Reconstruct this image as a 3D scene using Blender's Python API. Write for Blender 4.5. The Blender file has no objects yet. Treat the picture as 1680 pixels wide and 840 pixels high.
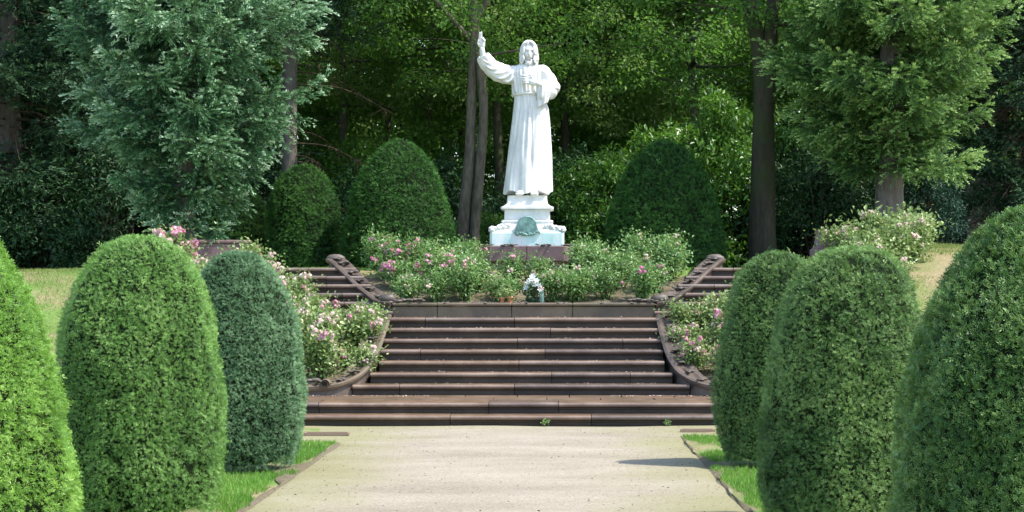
import bpy, math, random
import numpy as np
from mathutils import Vector, Matrix, Euler

S = bpy.context.scene
COL = S.collection
PI = math.pi
AX = -0.43            # x of the garden's axis (stairs, statue)
rad = math.radians

# ------------------------------------------------------------------ helpers
def tag(o, label=None, cat=None, group=None, kind=None):
    if label: o['label'] = label
    if cat: o['category'] = cat
    if group: o['group'] = group
    if kind: o['kind'] = kind
    return o

def thing(name, label, cat, loc=(0, 0, 0), rz=0.0, group=None):
    o = bpy.data.objects.new(name, None)
    COL.objects.link(o)
    o.empty_display_size = 0.2
    o.location = loc
    o.rotation_euler = (0, 0, rz)
    return tag(o, label, cat, group)

def copy_tree(o, parent=None):
    c = o.copy()
    COL.objects.link(c)
    c.parent = parent
    for ch in list(o.children):
        copy_tree(ch, c)
    return c

def vnoise(p, seed=0):
    p = np.asarray(p, float)
    i = np.floor(p).astype(np.int64)
    f = p - i
    f = f * f * (3 - 2 * f)
    def h(ix, iy, iz):
        n = (ix * 374761393 + iy * 668265263 + iz * 1274126177 + seed * 362437) & 0xffffffff
        n = ((n ^ (n >> 13)) * 1274126177) & 0xffffffff
        n = ((n ^ (n >> 16)) * 2246822519) & 0xffffffff
        return ((n ^ (n >> 15)) & 0xffff) / 32767.5 - 1.0
    out = 0
    for dx in (0, 1):
        wx = f[:, 0] if dx else 1 - f[:, 0]
        for dy in (0, 1):
            wy = f[:, 1] if dy else 1 - f[:, 1]
            for dz in (0, 1):
                wz = f[:, 2] if dz else 1 - f[:, 2]
                out = out + wx * wy * wz * h(i[:, 0] + dx, i[:, 1] + dy, i[:, 2] + dz)
    return out

def nrm(a):
    return a / np.maximum(np.linalg.norm(a, axis=-1, keepdims=True), 1e-9)

def smooth(a, b, x):
    t = np.clip((np.asarray(x, float) - a) / (b - a), 0, 1)
    return t * t * (3 - 2 * t)

class MB:
    """collects geometry chunks, then links them as ONE mesh object"""
    def __init__(s):
        s.v, s.t, s.f, s.n = [], [], [], 0
    def add(s, v, f, mat=0, tint=0.5, sm=True):
        v = np.asarray(v, float).reshape(-1, 3)
        f = np.asarray(f, np.int64)
        t = np.broadcast_to(np.asarray(tint, float), (len(v),))
        s.v.append(v); s.t.append(t)
        s.f.append((f + s.n, mat, sm))
        s.n += len(v)
        return s
    def mesh(s, name, mats):
        me = bpy.data.meshes.new(name)
        V = np.concatenate(s.v); T = np.concatenate(s.t)
        me.vertices.add(len(V))
        me.vertices.foreach_set('co', V.astype(np.float32).ravel())
        loops = np.concatenate([f.ravel() for f, _, _ in s.f])
        sizes = np.concatenate([np.full(len(f), f.shape[1]) for f, _, _ in s.f])
        mi = np.concatenate([np.full(len(f), m) for f, m, _ in s.f])
        sm = np.concatenate([np.full(len(f), q) for f, _, q in s.f])
        me.loops.add(len(loops))
        me.loops.foreach_set('vertex_index', loops.astype(np.int32))
        me.polygons.add(len(sizes))
        st = np.concatenate([[0], np.cumsum(sizes)[:-1]])
        me.polygons.foreach_set('loop_start', st.astype(np.int32))
        me.polygons.foreach_set('material_index', mi.astype(np.int32))
        me.polygons.foreach_set('use_smooth', sm.astype(bool))
        a = me.attributes.new('tint', 'FLOAT', 'POINT')
        a.data.foreach_set('value', T.astype(np.float32))
        me.update(calc_edges=True)
        me.validate()
        for m in (mats if isinstance(mats, (list, tuple)) else [mats]):
            me.materials.append(m)
        return me
    def build(s, name, mats, parent=None, loc=None):
        o = bpy.data.objects.new(name, s.mesh(name, mats))
        COL.objects.link(o)
        if parent is not None: o.parent = parent
        if loc is not None: o.location = loc
        return o
    # ---- shapes
    def loft(s, rings, mat=0, caps=True, tint=0.5, sm=True, closed=True):
        R = np.asarray(rings, float); k, n = R.shape[:2]
        idx = np.arange(k * n).reshape(k, n)
        if closed:
            a = idx[:-1]; b = np.roll(idx, -1, 1)[:-1]; c = np.roll(idx, -1, 1)[1:]; d = idx[1:]
        else:
            a = idx[:-1, :-1]; b = idx[:-1, 1:]; c = idx[1:, 1:]; d = idx[1:, :-1]
        q = np.stack([a, b, c, d], -1).reshape(-1, 4)
        s.add(R.reshape(-1, 3), q, mat, tint, sm)
        if caps and closed:
            for r, fl in ((R[0], 1), (R[-1], 0)):
                v = np.vstack([r, r.mean(0)])
                i = np.arange(n); j = (i + 1) % n
                f = np.stack([j, i, np.full(n, n)], -1) if fl else np.stack([i, j, np.full(n, n)], -1)
                s.add(v, f, mat, tint, False)
        return s
    def tube(s, pts, radii, n=10, mat=0, tint=0.5, wob=0.0, seed=0):
        P = np.asarray(pts, float); k = len(P)
        radii = np.broadcast_to(np.asarray(radii, float), (k,))
        T = nrm(np.gradient(P, axis=0))
        ref = np.array([0, 0, 1.0]) if abs(T[0][2]) < .9 else np.array([1.0, 0, 0])
        u = nrm(np.cross(T, ref)); w = nrm(np.cross(T, u))
        a = np.linspace(0, 2 * PI, n, endpoint=False)
        R = P[:, None] + radii[:, None, None] * (np.cos(a)[None, :, None] * u[:, None] + np.sin(a)[None, :, None] * w[:, None])
        if wob:
            q = R.reshape(-1, 3)
            d = vnoise(q * np.array([9, 9, 2.]) , seed)[:, None]
            c = np.repeat(P, n, 0)
            R = (c + (q - c) * (1 + wob * d)).reshape(R.shape)
        return s.loft(R, mat, True, tint)
    def box(s, c, d, mat=0, rz=0.0, bev=0.0, tint=0.5, taper=1.0):
        x, y, z = [q / 2 for q in d]
        b = min(bev, x * .9, y * .9, z * .9)
        def ring(ix, iy, zz):
            p = [(-ix + b, -iy), (ix - b, -iy), (ix, -iy + b), (ix, iy - b), (ix - b, iy), (-ix + b, iy), (-ix, iy - b), (-ix, -iy + b)] if b else [(-ix, -iy), (ix, -iy), (ix, iy), (-ix, iy)]
            return [(px, py, zz) for px, py in p]
        if b:
            R = [ring(x - b, y - b, -z), ring(x, y, -z + b), ring(x * taper, y * taper, z - b), ring(x * taper - b, y * taper - b, z)]
        else:
            R = [ring(x, y, -z), ring(x * taper, y * taper, z)]
        R = np.array(R, float)
        cs, sn = math.cos(rz), math.sin(rz)
        M = np.array([[cs, -sn, 0], [sn, cs, 0], [0, 0, 1]])
        R = R @ M.T + np.array(c)
        return s.loft(R, mat, True, tint, False)
    def blob(s, c, r, mat=0, tint=0.5, n=12, m=8, amp=0.0, seed=0, rot=None):
        th = np.linspace(0, PI, m + 1)[1:-1]; a = np.linspace(0, 2 * PI, n, endpoint=False)
        q = np.stack([np.sin(th)[:, None] * np.cos(a), np.sin(th)[:, None] * np.sin(a), np.cos(th)[:, None] * np.ones(n)], -1)
        if amp:
            q = q * (1 + amp * vnoise(q.reshape(-1, 3) * 2.3 + seed * 7.1, seed).reshape(q.shape[:2])[..., None])
        q = q * np.array(r)
        if rot is not None: q = q @ np.array(rot).T
        return s.loft(q + np.array(c), mat, True, tint)
    def leaves(s, p, d, nv, L, W, mat=0, tint=0.5, fold=0.15):
        """rhombic leaves at p, pointing along d, facing nv"""
        d = nrm(d); side = nrm(np.cross(d, nv)); up = np.cross(side, d)
        L = np.broadcast_to(L, (len(p),))[:, None]; W = np.broadcast_to(W, (len(p),))[:, None]
        v = np.stack([p, p + d * L * .5 - side * W * .5 + up * W * fold, p + d * L, p + d * L * .5 + side * W * .5 + up * W * fold], 1)
        f = np.arange(len(p) * 4).reshape(-1, 4)
        t = np.repeat(np.broadcast_to(tint, (len(p),)), 4)
        return s.add(v.reshape(-1, 3), f, mat, t, False)

# ------------------------------------------------------------------ materials
def mat_new(name):
    m = bpy.data.materials.new(name); m.use_nodes = True
    nt = m.node_tree; nt.nodes.clear()
    out = nt.nodes.new('ShaderNodeOutputMaterial')
    return m, nt, out

def N(nt, typ, **kw):
    n = nt.nodes.new(typ)
    for k, v in kw.items():
        if k.startswith('i_'):
            n.inputs[k[2:].replace('_', ' ')].default_value = v
        else: setattr(n, k, v)
    return n

def ramp(nt, fac, stops, interp='LINEAR'):
    r = nt.nodes.new('ShaderNodeValToRGB'); cr = r.color_ramp; cr.interpolation = interp
    while len(cr.elements) < len(stops): cr.elements.new(0.5)
    for e, (p, c) in zip(cr.elements, stops):
        e.position = p; e.color = (c[0], c[1], c[2], 1)
    nt.links.new(fac, r.inputs[0])
    return r.outputs[0]

def noise(nt, scale, detail=4, rough=.55, coord=None, dist=0.0, mapscale=None):
    if coord is None:
        coord = nt.nodes.new('ShaderNodeTexCoord').outputs['Object']
    if mapscale:
        mp = nt.nodes.new('ShaderNodeMapping'); mp.inputs['Scale'].default_value = mapscale
        nt.links.new(coord, mp.inputs[0]); coord = mp.outputs[0]
    n = nt.nodes.new('ShaderNodeTexNoise')
    n.inputs['Scale'].default_value = scale; n.inputs['Detail'].default_value = detail
    n.inputs['Roughness'].default_value = rough; n.inputs['Distortion'].default_value = dist
    nt.links.new(coord, n.inputs['Vector'])
    return n.outputs['Fac']

def mixc(nt, fac, a, b, blend='MIX'):
    m = nt.nodes.new('ShaderNodeMix'); m.data_type = 'RGBA'; m.blend_type = blend
    def put(sock, v):
        if isinstance(v, (tuple, list)): sock.default_value = (v[0], v[1], v[2], 1)
        elif isinstance(v, (int, float)): sock.default_value = v
        else: nt.links.new(v, sock)
    put(m.inputs[0], fac); put(m.inputs[6], a); put(m.inputs[7], b)
    return m.outputs[2]

def bump(nt, h, strength=.4, dist=.02):
    b = nt.nodes.new('ShaderNodeBump'); b.inputs['Strength'].default_value = strength; b.inputs['Distance'].default_value = dist
    nt.links.new(h, b.inputs['Height'])
    return b.outputs[0]

def principled(nt, out, col, rough=.6, normal=None, spec=.5, **kw):
    p = nt.nodes.new('ShaderNodeBsdfPrincipled')
    if isinstance(col, (tuple, list)): p.inputs['Base Color'].default_value = (*col, 1)
    else: nt.links.new(col, p.inputs['Base Color'])
    if isinstance(rough, (int, float)): p.inputs['Roughness'].default_value = rough
    else: nt.links.new(rough, p.inputs['Roughness'])
    p.inputs['Specular IOR Level'].default_value = spec
    if normal is not None: nt.links.new(normal, p.inputs['Normal'])
    for k, v in kw.items(): p.inputs[k.replace('_', ' ')].default_value = v
    nt.links.new(p.outputs[0], out.inputs[0])
    return p

def leaf_mat(name, c0, c1, c2, trans=.3, rough=.5, spec=.3):
    """leaf colour varies from leaf to leaf (attribute 'tint')"""
    m, nt, out = mat_new(name)
    at = N(nt, 'ShaderNodeAttribute', attribute_name='tint')
    col = ramp(nt, at.outputs['Fac'], [(0, c0), (.5, c1), (1, c2)])
    p = nt.nodes.new('ShaderNodeBsdfPrincipled')
    nt.links.new(col, p.inputs['Base Color']); p.inputs['Roughness'].default_value = rough
    p.inputs['Specular IOR Level'].default_value = spec
    tr = nt.nodes.new('ShaderNodeBsdfTranslucent')
    tc = mixc(nt, .5, col, (c2[0] * 1.1, c2[1] * 1.25, c2[2] * .8))
    nt.links.new(tc, tr.inputs[0])
    mx = nt.nodes.new('ShaderNodeMixShader'); mx.inputs[0].default_value = trans
    nt.links.new(p.outputs[0], mx.inputs[1]); nt.links.new(tr.outputs[0], mx.inputs[2])
    nt.links.new(mx.outputs[0], out.inputs[0])
    return m

def bark_mat(name, c0, c1, sc=6, moss=None):
    m, nt, out = mat_new(name)
    n1 = noise(nt, sc, 6, .65, mapscale=(1, 1, .22))
    n2 = noise(nt, sc * 4, 4, .6, mapscale=(1, 1, .3))
    col = ramp(nt, n1, [(.3, c0), (.7, c1)])
    col = mixc(nt, .5, col, ramp(nt, n2, [(.3, c0), (.75, c1)]))
    if moss: col = mixc(nt, ramp(nt, noise(nt, 1.3, 4), [(.45, (0, 0, 0)), (.65, (1, 1, 1))]), col, moss)
    principled(nt, out, col, .9, bump(nt, n1, .9, .05), .2)
    return m

M = {}
# plants
M['yew'] = leaf_mat('yew needles', (.016, .056, .011), (.06, .15, .026), (.28, .43, .12), .15, .42, .4)  # shade and highlights of the right-hand yews put into these colours
M['yew_light'] = leaf_mat('light yew needles', (.04, .11, .018), (.12, .265, .045), (.32, .51, .14), .2, .42, .4)
M['yew_fresh'] = leaf_mat('fresh yew needles', (.055, .14, .018), (.16, .33, .04), (.36, .56, .12), .25, .42, .4)
M['yew_blue'] = leaf_mat('blue green yew needles', (.022, .075, .026), (.072, .175, .066), (.24, .39, .19), .15, .42, .45)
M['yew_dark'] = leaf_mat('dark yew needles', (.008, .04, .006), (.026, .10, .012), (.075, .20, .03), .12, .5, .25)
M['core'] = leaf_mat('shaded yew core', (.006, .012, .004), (.009, .016, .005), (.014, .02, .007), 0, .9, .1)  # near-black shell; the shade inside the yew is put into its colour
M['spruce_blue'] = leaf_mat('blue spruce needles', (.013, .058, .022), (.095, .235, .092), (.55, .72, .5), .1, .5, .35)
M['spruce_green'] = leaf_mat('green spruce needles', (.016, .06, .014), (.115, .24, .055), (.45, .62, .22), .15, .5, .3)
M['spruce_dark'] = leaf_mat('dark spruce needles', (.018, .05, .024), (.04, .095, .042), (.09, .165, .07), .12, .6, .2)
M['beech'] = leaf_mat('green broad leaves', (.04, .11, .016), (.10, .225, .035), (.22, .38, .085), .5, .45, .35)
M['birch'] = leaf_mat('pale birch leaves', (.07, .14, .028), (.16, .27, .065), (.32, .43, .15), .5, .45, .35)
M['rhodo'] = leaf_mat('glossy rhododendron leaves', (.03, .09, .014), (.08, .2, .026), (.2, .36, .05), .3, .35, .5)
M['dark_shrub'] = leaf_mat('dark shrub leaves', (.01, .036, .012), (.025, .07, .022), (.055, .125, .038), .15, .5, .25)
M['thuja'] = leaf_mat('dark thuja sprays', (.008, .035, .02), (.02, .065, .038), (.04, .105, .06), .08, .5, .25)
M['rose_leaf'] = leaf_mat('rose leaves', (.07, .14, .035), (.17, .26, .075), (.4, .46, .2), .25, .4, .4)
M['rose_leaf_green'] = leaf_mat('green rose leaves', (.05, .125, .03), (.115, .235, .06), (.32, .42, .17), .28, .4, .4)
M['rose_pink'] = leaf_mat('pink petals', (.62, .17, .32), (.74, .36, .48), (.82, .58, .62), .3, .5, .2)
M['rose_pale'] = leaf_mat('pale pink petals', (.78, .5, .52), (.8, .62, .58), (.82, .72, .66), .3, .5, .2)
M['rose_deep'] = leaf_mat('deep pink petals', (.6, .1, .34), (.7, .2, .44), (.78, .4, .58), .3, .5, .2)
M['white_petal'] = leaf_mat('white petals', (.78, .8, .78), (.84, .85, .83), (.86, .86, .86), .25, .5, .2)
M['stem'] = leaf_mat('green and brown stems', (.06, .05, .02), (.07, .075, .025), (.09, .1, .03), 0, .7, .2)
M['grass'] = leaf_mat('grass blades', (.06, .15, .02), (.12, .27, .035), (.24, .4, .075), .35, .5, .3)
M['dry_grass'] = leaf_mat('dry lawn blades', (.11, .165, .035), (.19, .26, .065), (.33, .36, .13), .3, .6, .2)
M['dead_twig'] = leaf_mat('dead brown twigs', (.05, .035, .025), (.11, .075, .05), (.18, .13, .09), 0, .8, .1)
M['bark_spruce'] = bark_mat('spruce bark', (.06, .052, .042), (.22, .195, .165), 7)
M['bark_grey'] = bark_mat('grey bark', (.05, .045, .035), (.2, .18, .15), 5, (.05, .065, .03))
M['bark_dark'] = bark_mat('dark mossy bark', (.022, .02, .014), (.085, .075, .05), 5, (.045, .06, .02))
M['bark_birch'] = bark_mat('flaking pale bark', (.03, .025, .016), (.22, .19, .135), 5)

def stone_mat(name, c0, c1, c2, rough=.55, dirt=(.025, .022, .02), dirt_amt=.4, moss=.0, spec=.4, bscale=40, scale=3.0):
    m, nt, out = mat_new(name)
    n1 = noise(nt, scale, 8, .65); n2 = noise(nt, bscale, 5, .6); n3 = noise(nt, scale * .45, 5, .6, dist=.6)
    col = ramp(nt, n1, [(.25, c0), (.5, c1), (.75, c2)])
    col = mixc(nt, .25, col, ramp(nt, n2, [(.3, c0), (.7, c2)]))
    f = ramp(nt, n3, [(.42, (0, 0, 0)), (.42 + .25, (dirt_amt,) * 3)])
    col = mixc(nt, f, col, dirt)
    if moss:
        n4 = noise(nt, 2.1, 6, .7)
        col = mixc(nt, ramp(nt, n4, [(.5, (0, 0, 0)), (.72, (moss,) * 3)]), col, (.09, .1, .03))
    at = N(nt, 'ShaderNodeAttribute', attribute_name='tint')
    col = mixc(nt, 1.0, col, ramp(nt, at.outputs['Fac'], [(0, (.55, .55, .58)), (.5, (1, 1, 1)), (1, (1.0, .93, .82))]), 'MULTIPLY')
    rr = ramp(nt, n1, [(.3, (rough - .12,) * 3), (.7, (rough + .15,) * 3)])
    principled(nt, out, col, rr, bump(nt, n2, .35, .012), spec)
    return m
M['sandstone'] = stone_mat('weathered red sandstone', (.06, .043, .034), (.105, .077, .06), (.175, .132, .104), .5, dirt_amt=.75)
M['riser'] = stone_mat('blackened shaded sandstone', (.026, .019, .015), (.045, .033, .026), (.08, .059, .047), .5, dirt_amt=.7)  # dark crust, plus the shade of the backlit risers put into the colour
M['nosing'] = stone_mat('worn lit sandstone edge', (.12, .088, .07), (.20, .15, .122), (.31, .245, .20), .45, dirt=(.1, .06, .05), dirt_amt=.6)  # foot wear, plus the brightness of the lit step edge painted in
M['landing'] = stone_mat('damp mossy sandstone paving', (.075, .042, .025), (.14, .082, .05), (.23, .15, .10), .42, dirt=(.07, .05, .025), dirt_amt=.6, moss=.5)
M['planter'] = stone_mat('grey brown sandstone', (.075, .054, .034), (.14, .104, .068), (.225, .172, .118), .55, dirt=(.06, .05, .04), dirt_amt=.6, moss=.35)
M['carved'] = stone_mat('dark carved sandstone', (.055, .043, .035), (.10, .08, .065), (.18, .148, .12), .5, dirt_amt=.5)
M['plinth'] = stone_mat('mauve red sandstone', (.10, .062, .06), (.155, .097, .095), (.21, .14, .135), .55, dirt=(.09, .05, .05), dirt_amt=.4)
M['grave'] = stone_mat('grey stone', (.25, .23, .2), (.38, .355, .30), (.5, .47, .41), .6, moss=.4)

def marble():
    m, nt, out = mat_new('white marble')
    n1 = noise(nt, 3, 6, .6); n2 = noise(nt, 28, 4, .5)
    col = ramp(nt, n1, [(.3, (.56, .56, .53)), (.55, (.69, .68, .645)), (.8, (.76, .75, .71))])
    st = noise(nt, 2.2, 6, .65, mapscale=(3, 3, .5))
    col = mixc(nt, ramp(nt, st, [(.5, (0, 0, 0)), (.72, (.6,) * 3)]), col, (.42, .43, .42))
    p = principled(nt, out, col, .55, bump(nt, n2, .12, .01), .35)
    return m
M['marble'] = marble()
def stained():
    m, nt, out = mat_new('marble stained by copper')
    n1 = noise(nt, 3, 6, .6)
    col = ramp(nt, n1, [(.3, (.6, .64, .62)), (.6, (.72, .74, .71))])
    st = noise(nt, 1.6, 6, .6, mapscale=(2.2, 2.2, .6))
    col = mixc(nt, ramp(nt, st, [(.36, (0, 0, 0)), (.58, (.8,) * 3)]), col, (.36, .62, .56))
    st2 = noise(nt, 4.0, 6, .7, mapscale=(2.2, 2.2, .35))
    col = mixc(nt, ramp(nt, st2, [(.55, (0, 0, 0)), (.75, (.6,) * 3)]), col, (.3, .42, .42))
    principled(nt, out, col, .55, bump(nt, noise(nt, 28), .15, .01), .35)
    return m
M['stained'] = stained()
def bronze():
    m, nt, out = mat_new('green bronze')
    n1 = noise(nt, 9, 6, .65)
    col = ramp(nt, n1, [(.3, (.06, .10, .09)), (.5, (.14, .26, .23)), (.72, (.3, .48, .43))])
    principled(nt, out, col, .6, bump(nt, n1, .4, .02), .5, Metallic=.25)
    return m
M['bronze'] = bronze()

def ground_mat():
    m, nt, out = mat_new('lawn and woodland floor')
    pos = nt.nodes.new('ShaderNodeNewGeometry').outputs['Position']
    sep = nt.nodes.new('ShaderNodeSeparateXYZ'); nt.links.new(pos, sep.inputs[0])
    n1 = noise(nt, 1.1, 6, .6, pos); n2 = noise(nt, 22, 5, .7, pos); n3 = noise(nt, .5, 5, .6, pos)
    grass = ramp(nt, n2, [(.3, (.05, .12, .018)), (.55, (.1, .21, .03)), (.8, (.19, .32, .06))])
    straw = ramp(nt, n2, [(.3, (.2, .15, .08)), (.7, (.36, .28, .17))])
    g = mixc(nt, ramp(nt, n1, [(.42, (.15,) * 3), (.58, (.85,) * 3)]), grass, straw)
    mrs = N(nt, 'ShaderNodeMapRange'); nt.links.new(sep.outputs[0], mrs.inputs[0]); mrs.inputs[1].default_value = 5.2; mrs.inputs[2].default_value = 6.4; mrs.inputs[4].default_value = .8
    g = mixc(nt, mrs.outputs[0], g, straw)
    floor = ramp(nt, n2, [(.3, (.018, .016, .008)), (.7, (.06, .05, .025))])
    floor = mixc(nt, ramp(nt, n1, [(.4, (0, 0, 0)), (.6, (1, 1, 1))]), floor, (.03, .06, .015))
    # woodland floor begins behind the statue's terrace, with a ragged edge
    ma = N(nt, 'ShaderNodeMath', operation='MULTIPLY_ADD'); nt.links.new(n3, ma.inputs[0]); ma.inputs[1].default_value = 6
    nt.links.new(sep.outputs[1], ma.inputs[2])
    mr = N(nt, 'ShaderNodeMapRange'); nt.links.new(ma.outputs[0], mr.inputs[0])
    mr.inputs[1].default_value = 37.0; mr.inputs[2].default_value = 38.5
    col = mixc(nt, mr.outputs[0], g, floor)
    principled(nt, out, col, .9, bump(nt, n2, .8, .03), .2)
    return m
M['ground'] = ground_mat()
def soil():
    m, nt, out = mat_new('garden soil')
    n1 = noise(nt, 6, 6, .7); n2 = noise(nt, 40, 5, .7)
    col = ramp(nt, n1, [(.3, (.14, .11, .07)), (.7, (.27, .22, .15))])
    col = mixc(nt, ramp(nt, n2, [(.5, (0, 0, 0)), (.62, (.6,) * 3)]), col, (.13, .15, .06))
    principled(nt, out, col, .95, bump(nt, n2, 1, .04), .2)
    return m
M['soil'] = soil()
def path_mat():
    m, nt, out = mat_new('sandy gravel')
    pos = nt.nodes.new('ShaderNodeNewGeometry').outputs['Position']
    n0 = noise(nt, 90, 3, .7, pos); n1 = noise(nt, 1.2, 6, .6, pos, mapscale=(.5, 1.0, 1)); n2 = noise(nt, .55, 5, .6, pos, dist=.5)
    vo = nt.nodes.new('ShaderNodeTexVoronoi'); vo.inputs['Scale'].default_value = 75; nt.links.new(pos, vo.inputs['Vector'])
    sand = ramp(nt, n1, [(.32, (.17, .135, .093)), (.5, (.255, .212, .155)), (.68, (.325, .28, .212))])
    gr = ramp(nt, vo.outputs['Color'], [(0, (.15, .125, .095)), (.5, (.32, .28, .215)), (1, (.5, .46, .39))])
    col = mixc(nt, .45, sand, gr)
    sep = nt.nodes.new('ShaderNodeSeparateXYZ'); nt.links.new(pos, sep.inputs[0])
    d = N(nt, 'ShaderNodeMath', operation='ADD'); nt.links.new(sep.outputs[0], d.inputs[0]); d.inputs[1].default_value = .42
    ab = N(nt, 'ShaderNodeMath', operation='ABSOLUTE'); nt.links.new(d.outputs[0], ab.inputs[0])
    e = N(nt, 'ShaderNodeMath', operation='MULTIPLY_ADD'); nt.links.new(n2, e.inputs[0]); e.inputs[1].default_value = 2.6; nt.links.new(ab.outputs[0], e.inputs[2])
    mr = N(nt, 'ShaderNodeMapRange'); nt.links.new(e.outputs[0], mr.inputs[0]); mr.inputs[1].default_value = 2.15; mr.inputs[2].default_value = 3.2; mr.inputs[4].default_value = .6
    # moss also along the foot of the stairs
    mr2 = N(nt, 'ShaderNodeMapRange'); e2 = N(nt, 'ShaderNodeMath', operation='MULTIPLY_ADD')
    nt.links.new(n2, e2.inputs[0]); e2.inputs[1].default_value = 3; nt.links.new(sep.outputs[1], e2.inputs[2])
    nt.links.new(e2.outputs[0], mr2.inputs[0]); mr2.inputs[1].default_value = 24.4; mr2.inputs[2].default_value = 26; mr2.inputs[4].default_value = .4
    mx = N(nt, 'ShaderNodeMath', operation='MAXIMUM'); nt.links.new(mr.outputs[0], mx.inputs[0]); nt.links.new(mr2.outputs[0], mx.inputs[1])
    moss = ramp(nt, n0, [(.3, (.11, .12, .035)), (.7, (.27, .26, .1))])
    col = mixc(nt, mx.outputs[0], col, moss)
    principled(nt, out, col, .95, bump(nt, n0, .6, .01), .2)
    return m
M['path'] = path_mat()
def plain(name, c, r=.6, **kw):
    m, nt, out = mat_new(name)
    n = noise(nt, 30, 4)
    col = mixc(nt, n, tuple(q * .8 for q in c), tuple(min(1, q * 1.2) for q in c))
    principled(nt, out, col, r, None, .4, **kw)
    return m
M['terracotta'] = plain('terracotta', (.48, .19, .1), .8)
M['iron'] = plain('rusty iron', (.24, .17, .12), .85)
M['green_pot'] = plain('dark green plastic', (.02, .05, .03), .45)
m, nt, out = mat_new('green glass')
principled(nt, out, (.35, .55, .5), .08, None, .5, Transmission_Weight=.7)
M['glass'] = m

# ------------------------------------------------------------------ camera, sun, sky
cam = bpy.data.cameras.new('camera'); co = bpy.data.objects.new('camera', cam); COL.objects.link(co)
co.location = (0, 0, 1.63); co.rotation_euler = (rad(90), 0, 0)
cam.sensor_width = 36; cam.lens = 36 * 3190 / 1680
cam.shift_x = -67 / 1680; cam.shift_y = 65 / 1680
cam.clip_end = 600; cam.clip_start = .1
S.camera = co

EL, AZ = rad(57), rad(-15)
sd = Vector((math.cos(EL) * math.cos(AZ), math.cos(EL) * math.sin(AZ), math.sin(EL)))
sl = bpy.data.lights.new('sun', 'SUN'); sl.energy = 2.6; sl.angle = rad(.55); sl.color = (1, .95, .86)
so = bpy.data.objects.new('sun', sl); COL.objects.link(so); so.rotation_euler = sd.to_track_quat('Z', 'Y').to_euler(); so.location = (20, -5, 30)
W = bpy.data.worlds.new('World'); S.world = W; W.use_nodes = True
wn = W.node_tree; sk = wn.nodes.new('ShaderNodeTexSky'); sk.sky_type = 'NISHITA'; sk.sun_disc = False
sk.sun_elevation = EL; sk.sun_rotation = math.atan2(sd.x, sd.y)
bg = wn.nodes['Background']; bg.inputs[1].default_value = .15
wn.links.new(sk.outputs[0], bg.inputs[0])
S.view_settings.view_transform = 'Standard'; S.view_settings.look = 'None'
S.view_settings.exposure = 1.55; S.view_settings.gamma = 1
S.view_settings.use_curve_mapping = False
S.cycles.max_bounces = 8; S.cycles.diffuse_bounces = 4; S.cycles.transparent_max_bounces = 8
S.cycles.use_denoising = True

# ------------------------------------------------------------------ ground
def slope_h(x, y):
    base = 2.04 * smooth(24.2, 32.2, y)
    right = .5 * smooth(3.0, 6.5, x) * smooth(28, 36, y)
    far = .25 * smooth(36, 60, y)
    return base + right + far
def ground_h(x, y):
    x = np.asarray(x, float); y = np.asarray(y, float)
    dx = np.abs(x - AX)
    o = slope_h(x, y)
    core = np.interp(y, [24.2, 26.3, 28.2, 28.9, 30.6, 30.95], [-.05, -.02, 1.02, 1.1, 1.8, 2.04])
    wid = np.interp(y, [26.0, 26.4, 28.4, 28.75, 30.9, 31.1], [3.3, 2.2, 2.12, 2.95, 4.2, 4.25])
    k = smooth(0, .18, dx - wid)
    k = np.where(y > 31.0, 1, k); k = np.where(y < 24.1, 1, k)
    h = core * (1 - k) + o * k
    return h + np.where(y > 20, .03, .01) * vnoise(np.stack([x * 1.3, y * 1.3, 0 * x], -1).reshape(-1, 3), 5).reshape(x.shape) * smooth(1.9, 2.6, dx)

gx = np.concatenate([[-220, -120, -70, -40, -25], np.arange(-16, 16.01, .11), [25, 40, 70, 120, 220]])
gy = np.concatenate([[-120, -50, -20, -5, 3, 8], np.arange(10, 46, .11), [48, 52, 58, 70, 90, 130, 250]])
X, Y = np.meshgrid(gx, gy)
Z = ground_h(X, Y) - np.where((np.abs(X - AX) < 1.85) & (Y < 24.2), .03, 0)
g = MB(); k, n = X.shape
g.loft(np.stack([X, Y, Z], -1), closed=False)
tag(g.build('ground', M['ground']), kind='structure')

# gravel path with slightly ragged edges
pb = MB(); rows = np.arange(-12, 24.21, .12); xs = np.linspace(-1, 1, 25)
half = 1.92 + .035 * vnoise(np.stack([rows * 2.2, rows * 0, rows * 0], -1), 3)
half = half + 1.1 * smooth(21.5, 22.3, rows)
PX = AX + half[:, None] * xs[None]; PY = rows[:, None] + 0 * PX
PZ = .012 + .012 * vnoise(np.stack([PX * 1.2, PY * 1.2, 0 * PX], -1).reshape(-1, 3), 9).reshape(PX.shape)
PZ = np.where(np.abs(xs)[None] > .98, .0, PZ)
pb.loft(np.stack([PX, PY, PZ], -1), closed=False)
tag(pb.build('path', M['path']), kind='structure')

# narrow bare soil strips between path and grass
for s in (-1, 1):
    b = MB(); r2 = np.arange(9, 21.3 if s < 0 else 22.4, .1)
    e0 = 1.88 + 0 * r2; e1 = 1.915 + .06 * vnoise(np.stack([r2 * 1.7, r2 * 0, r2 * 0 + s], -1), 12)
    e1 = e1 + .25 * np.exp(-((r2 - (17.9 if s < 0 else 18.3)) / .7) ** 2)
    q = np.stack([np.stack([AX + s * e0, r2, 0 * r2 + .006], -1), np.stack([AX + s * (e0 + e1) / 2, r2, 0 * r2 + .03], -1), np.stack([AX + s * e1, r2, 0 * r2 + .012], -1)], 1)
    b.loft(q, closed=False)
    tag(b.build('soil_strip', M['soil']), kind='structure')

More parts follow.
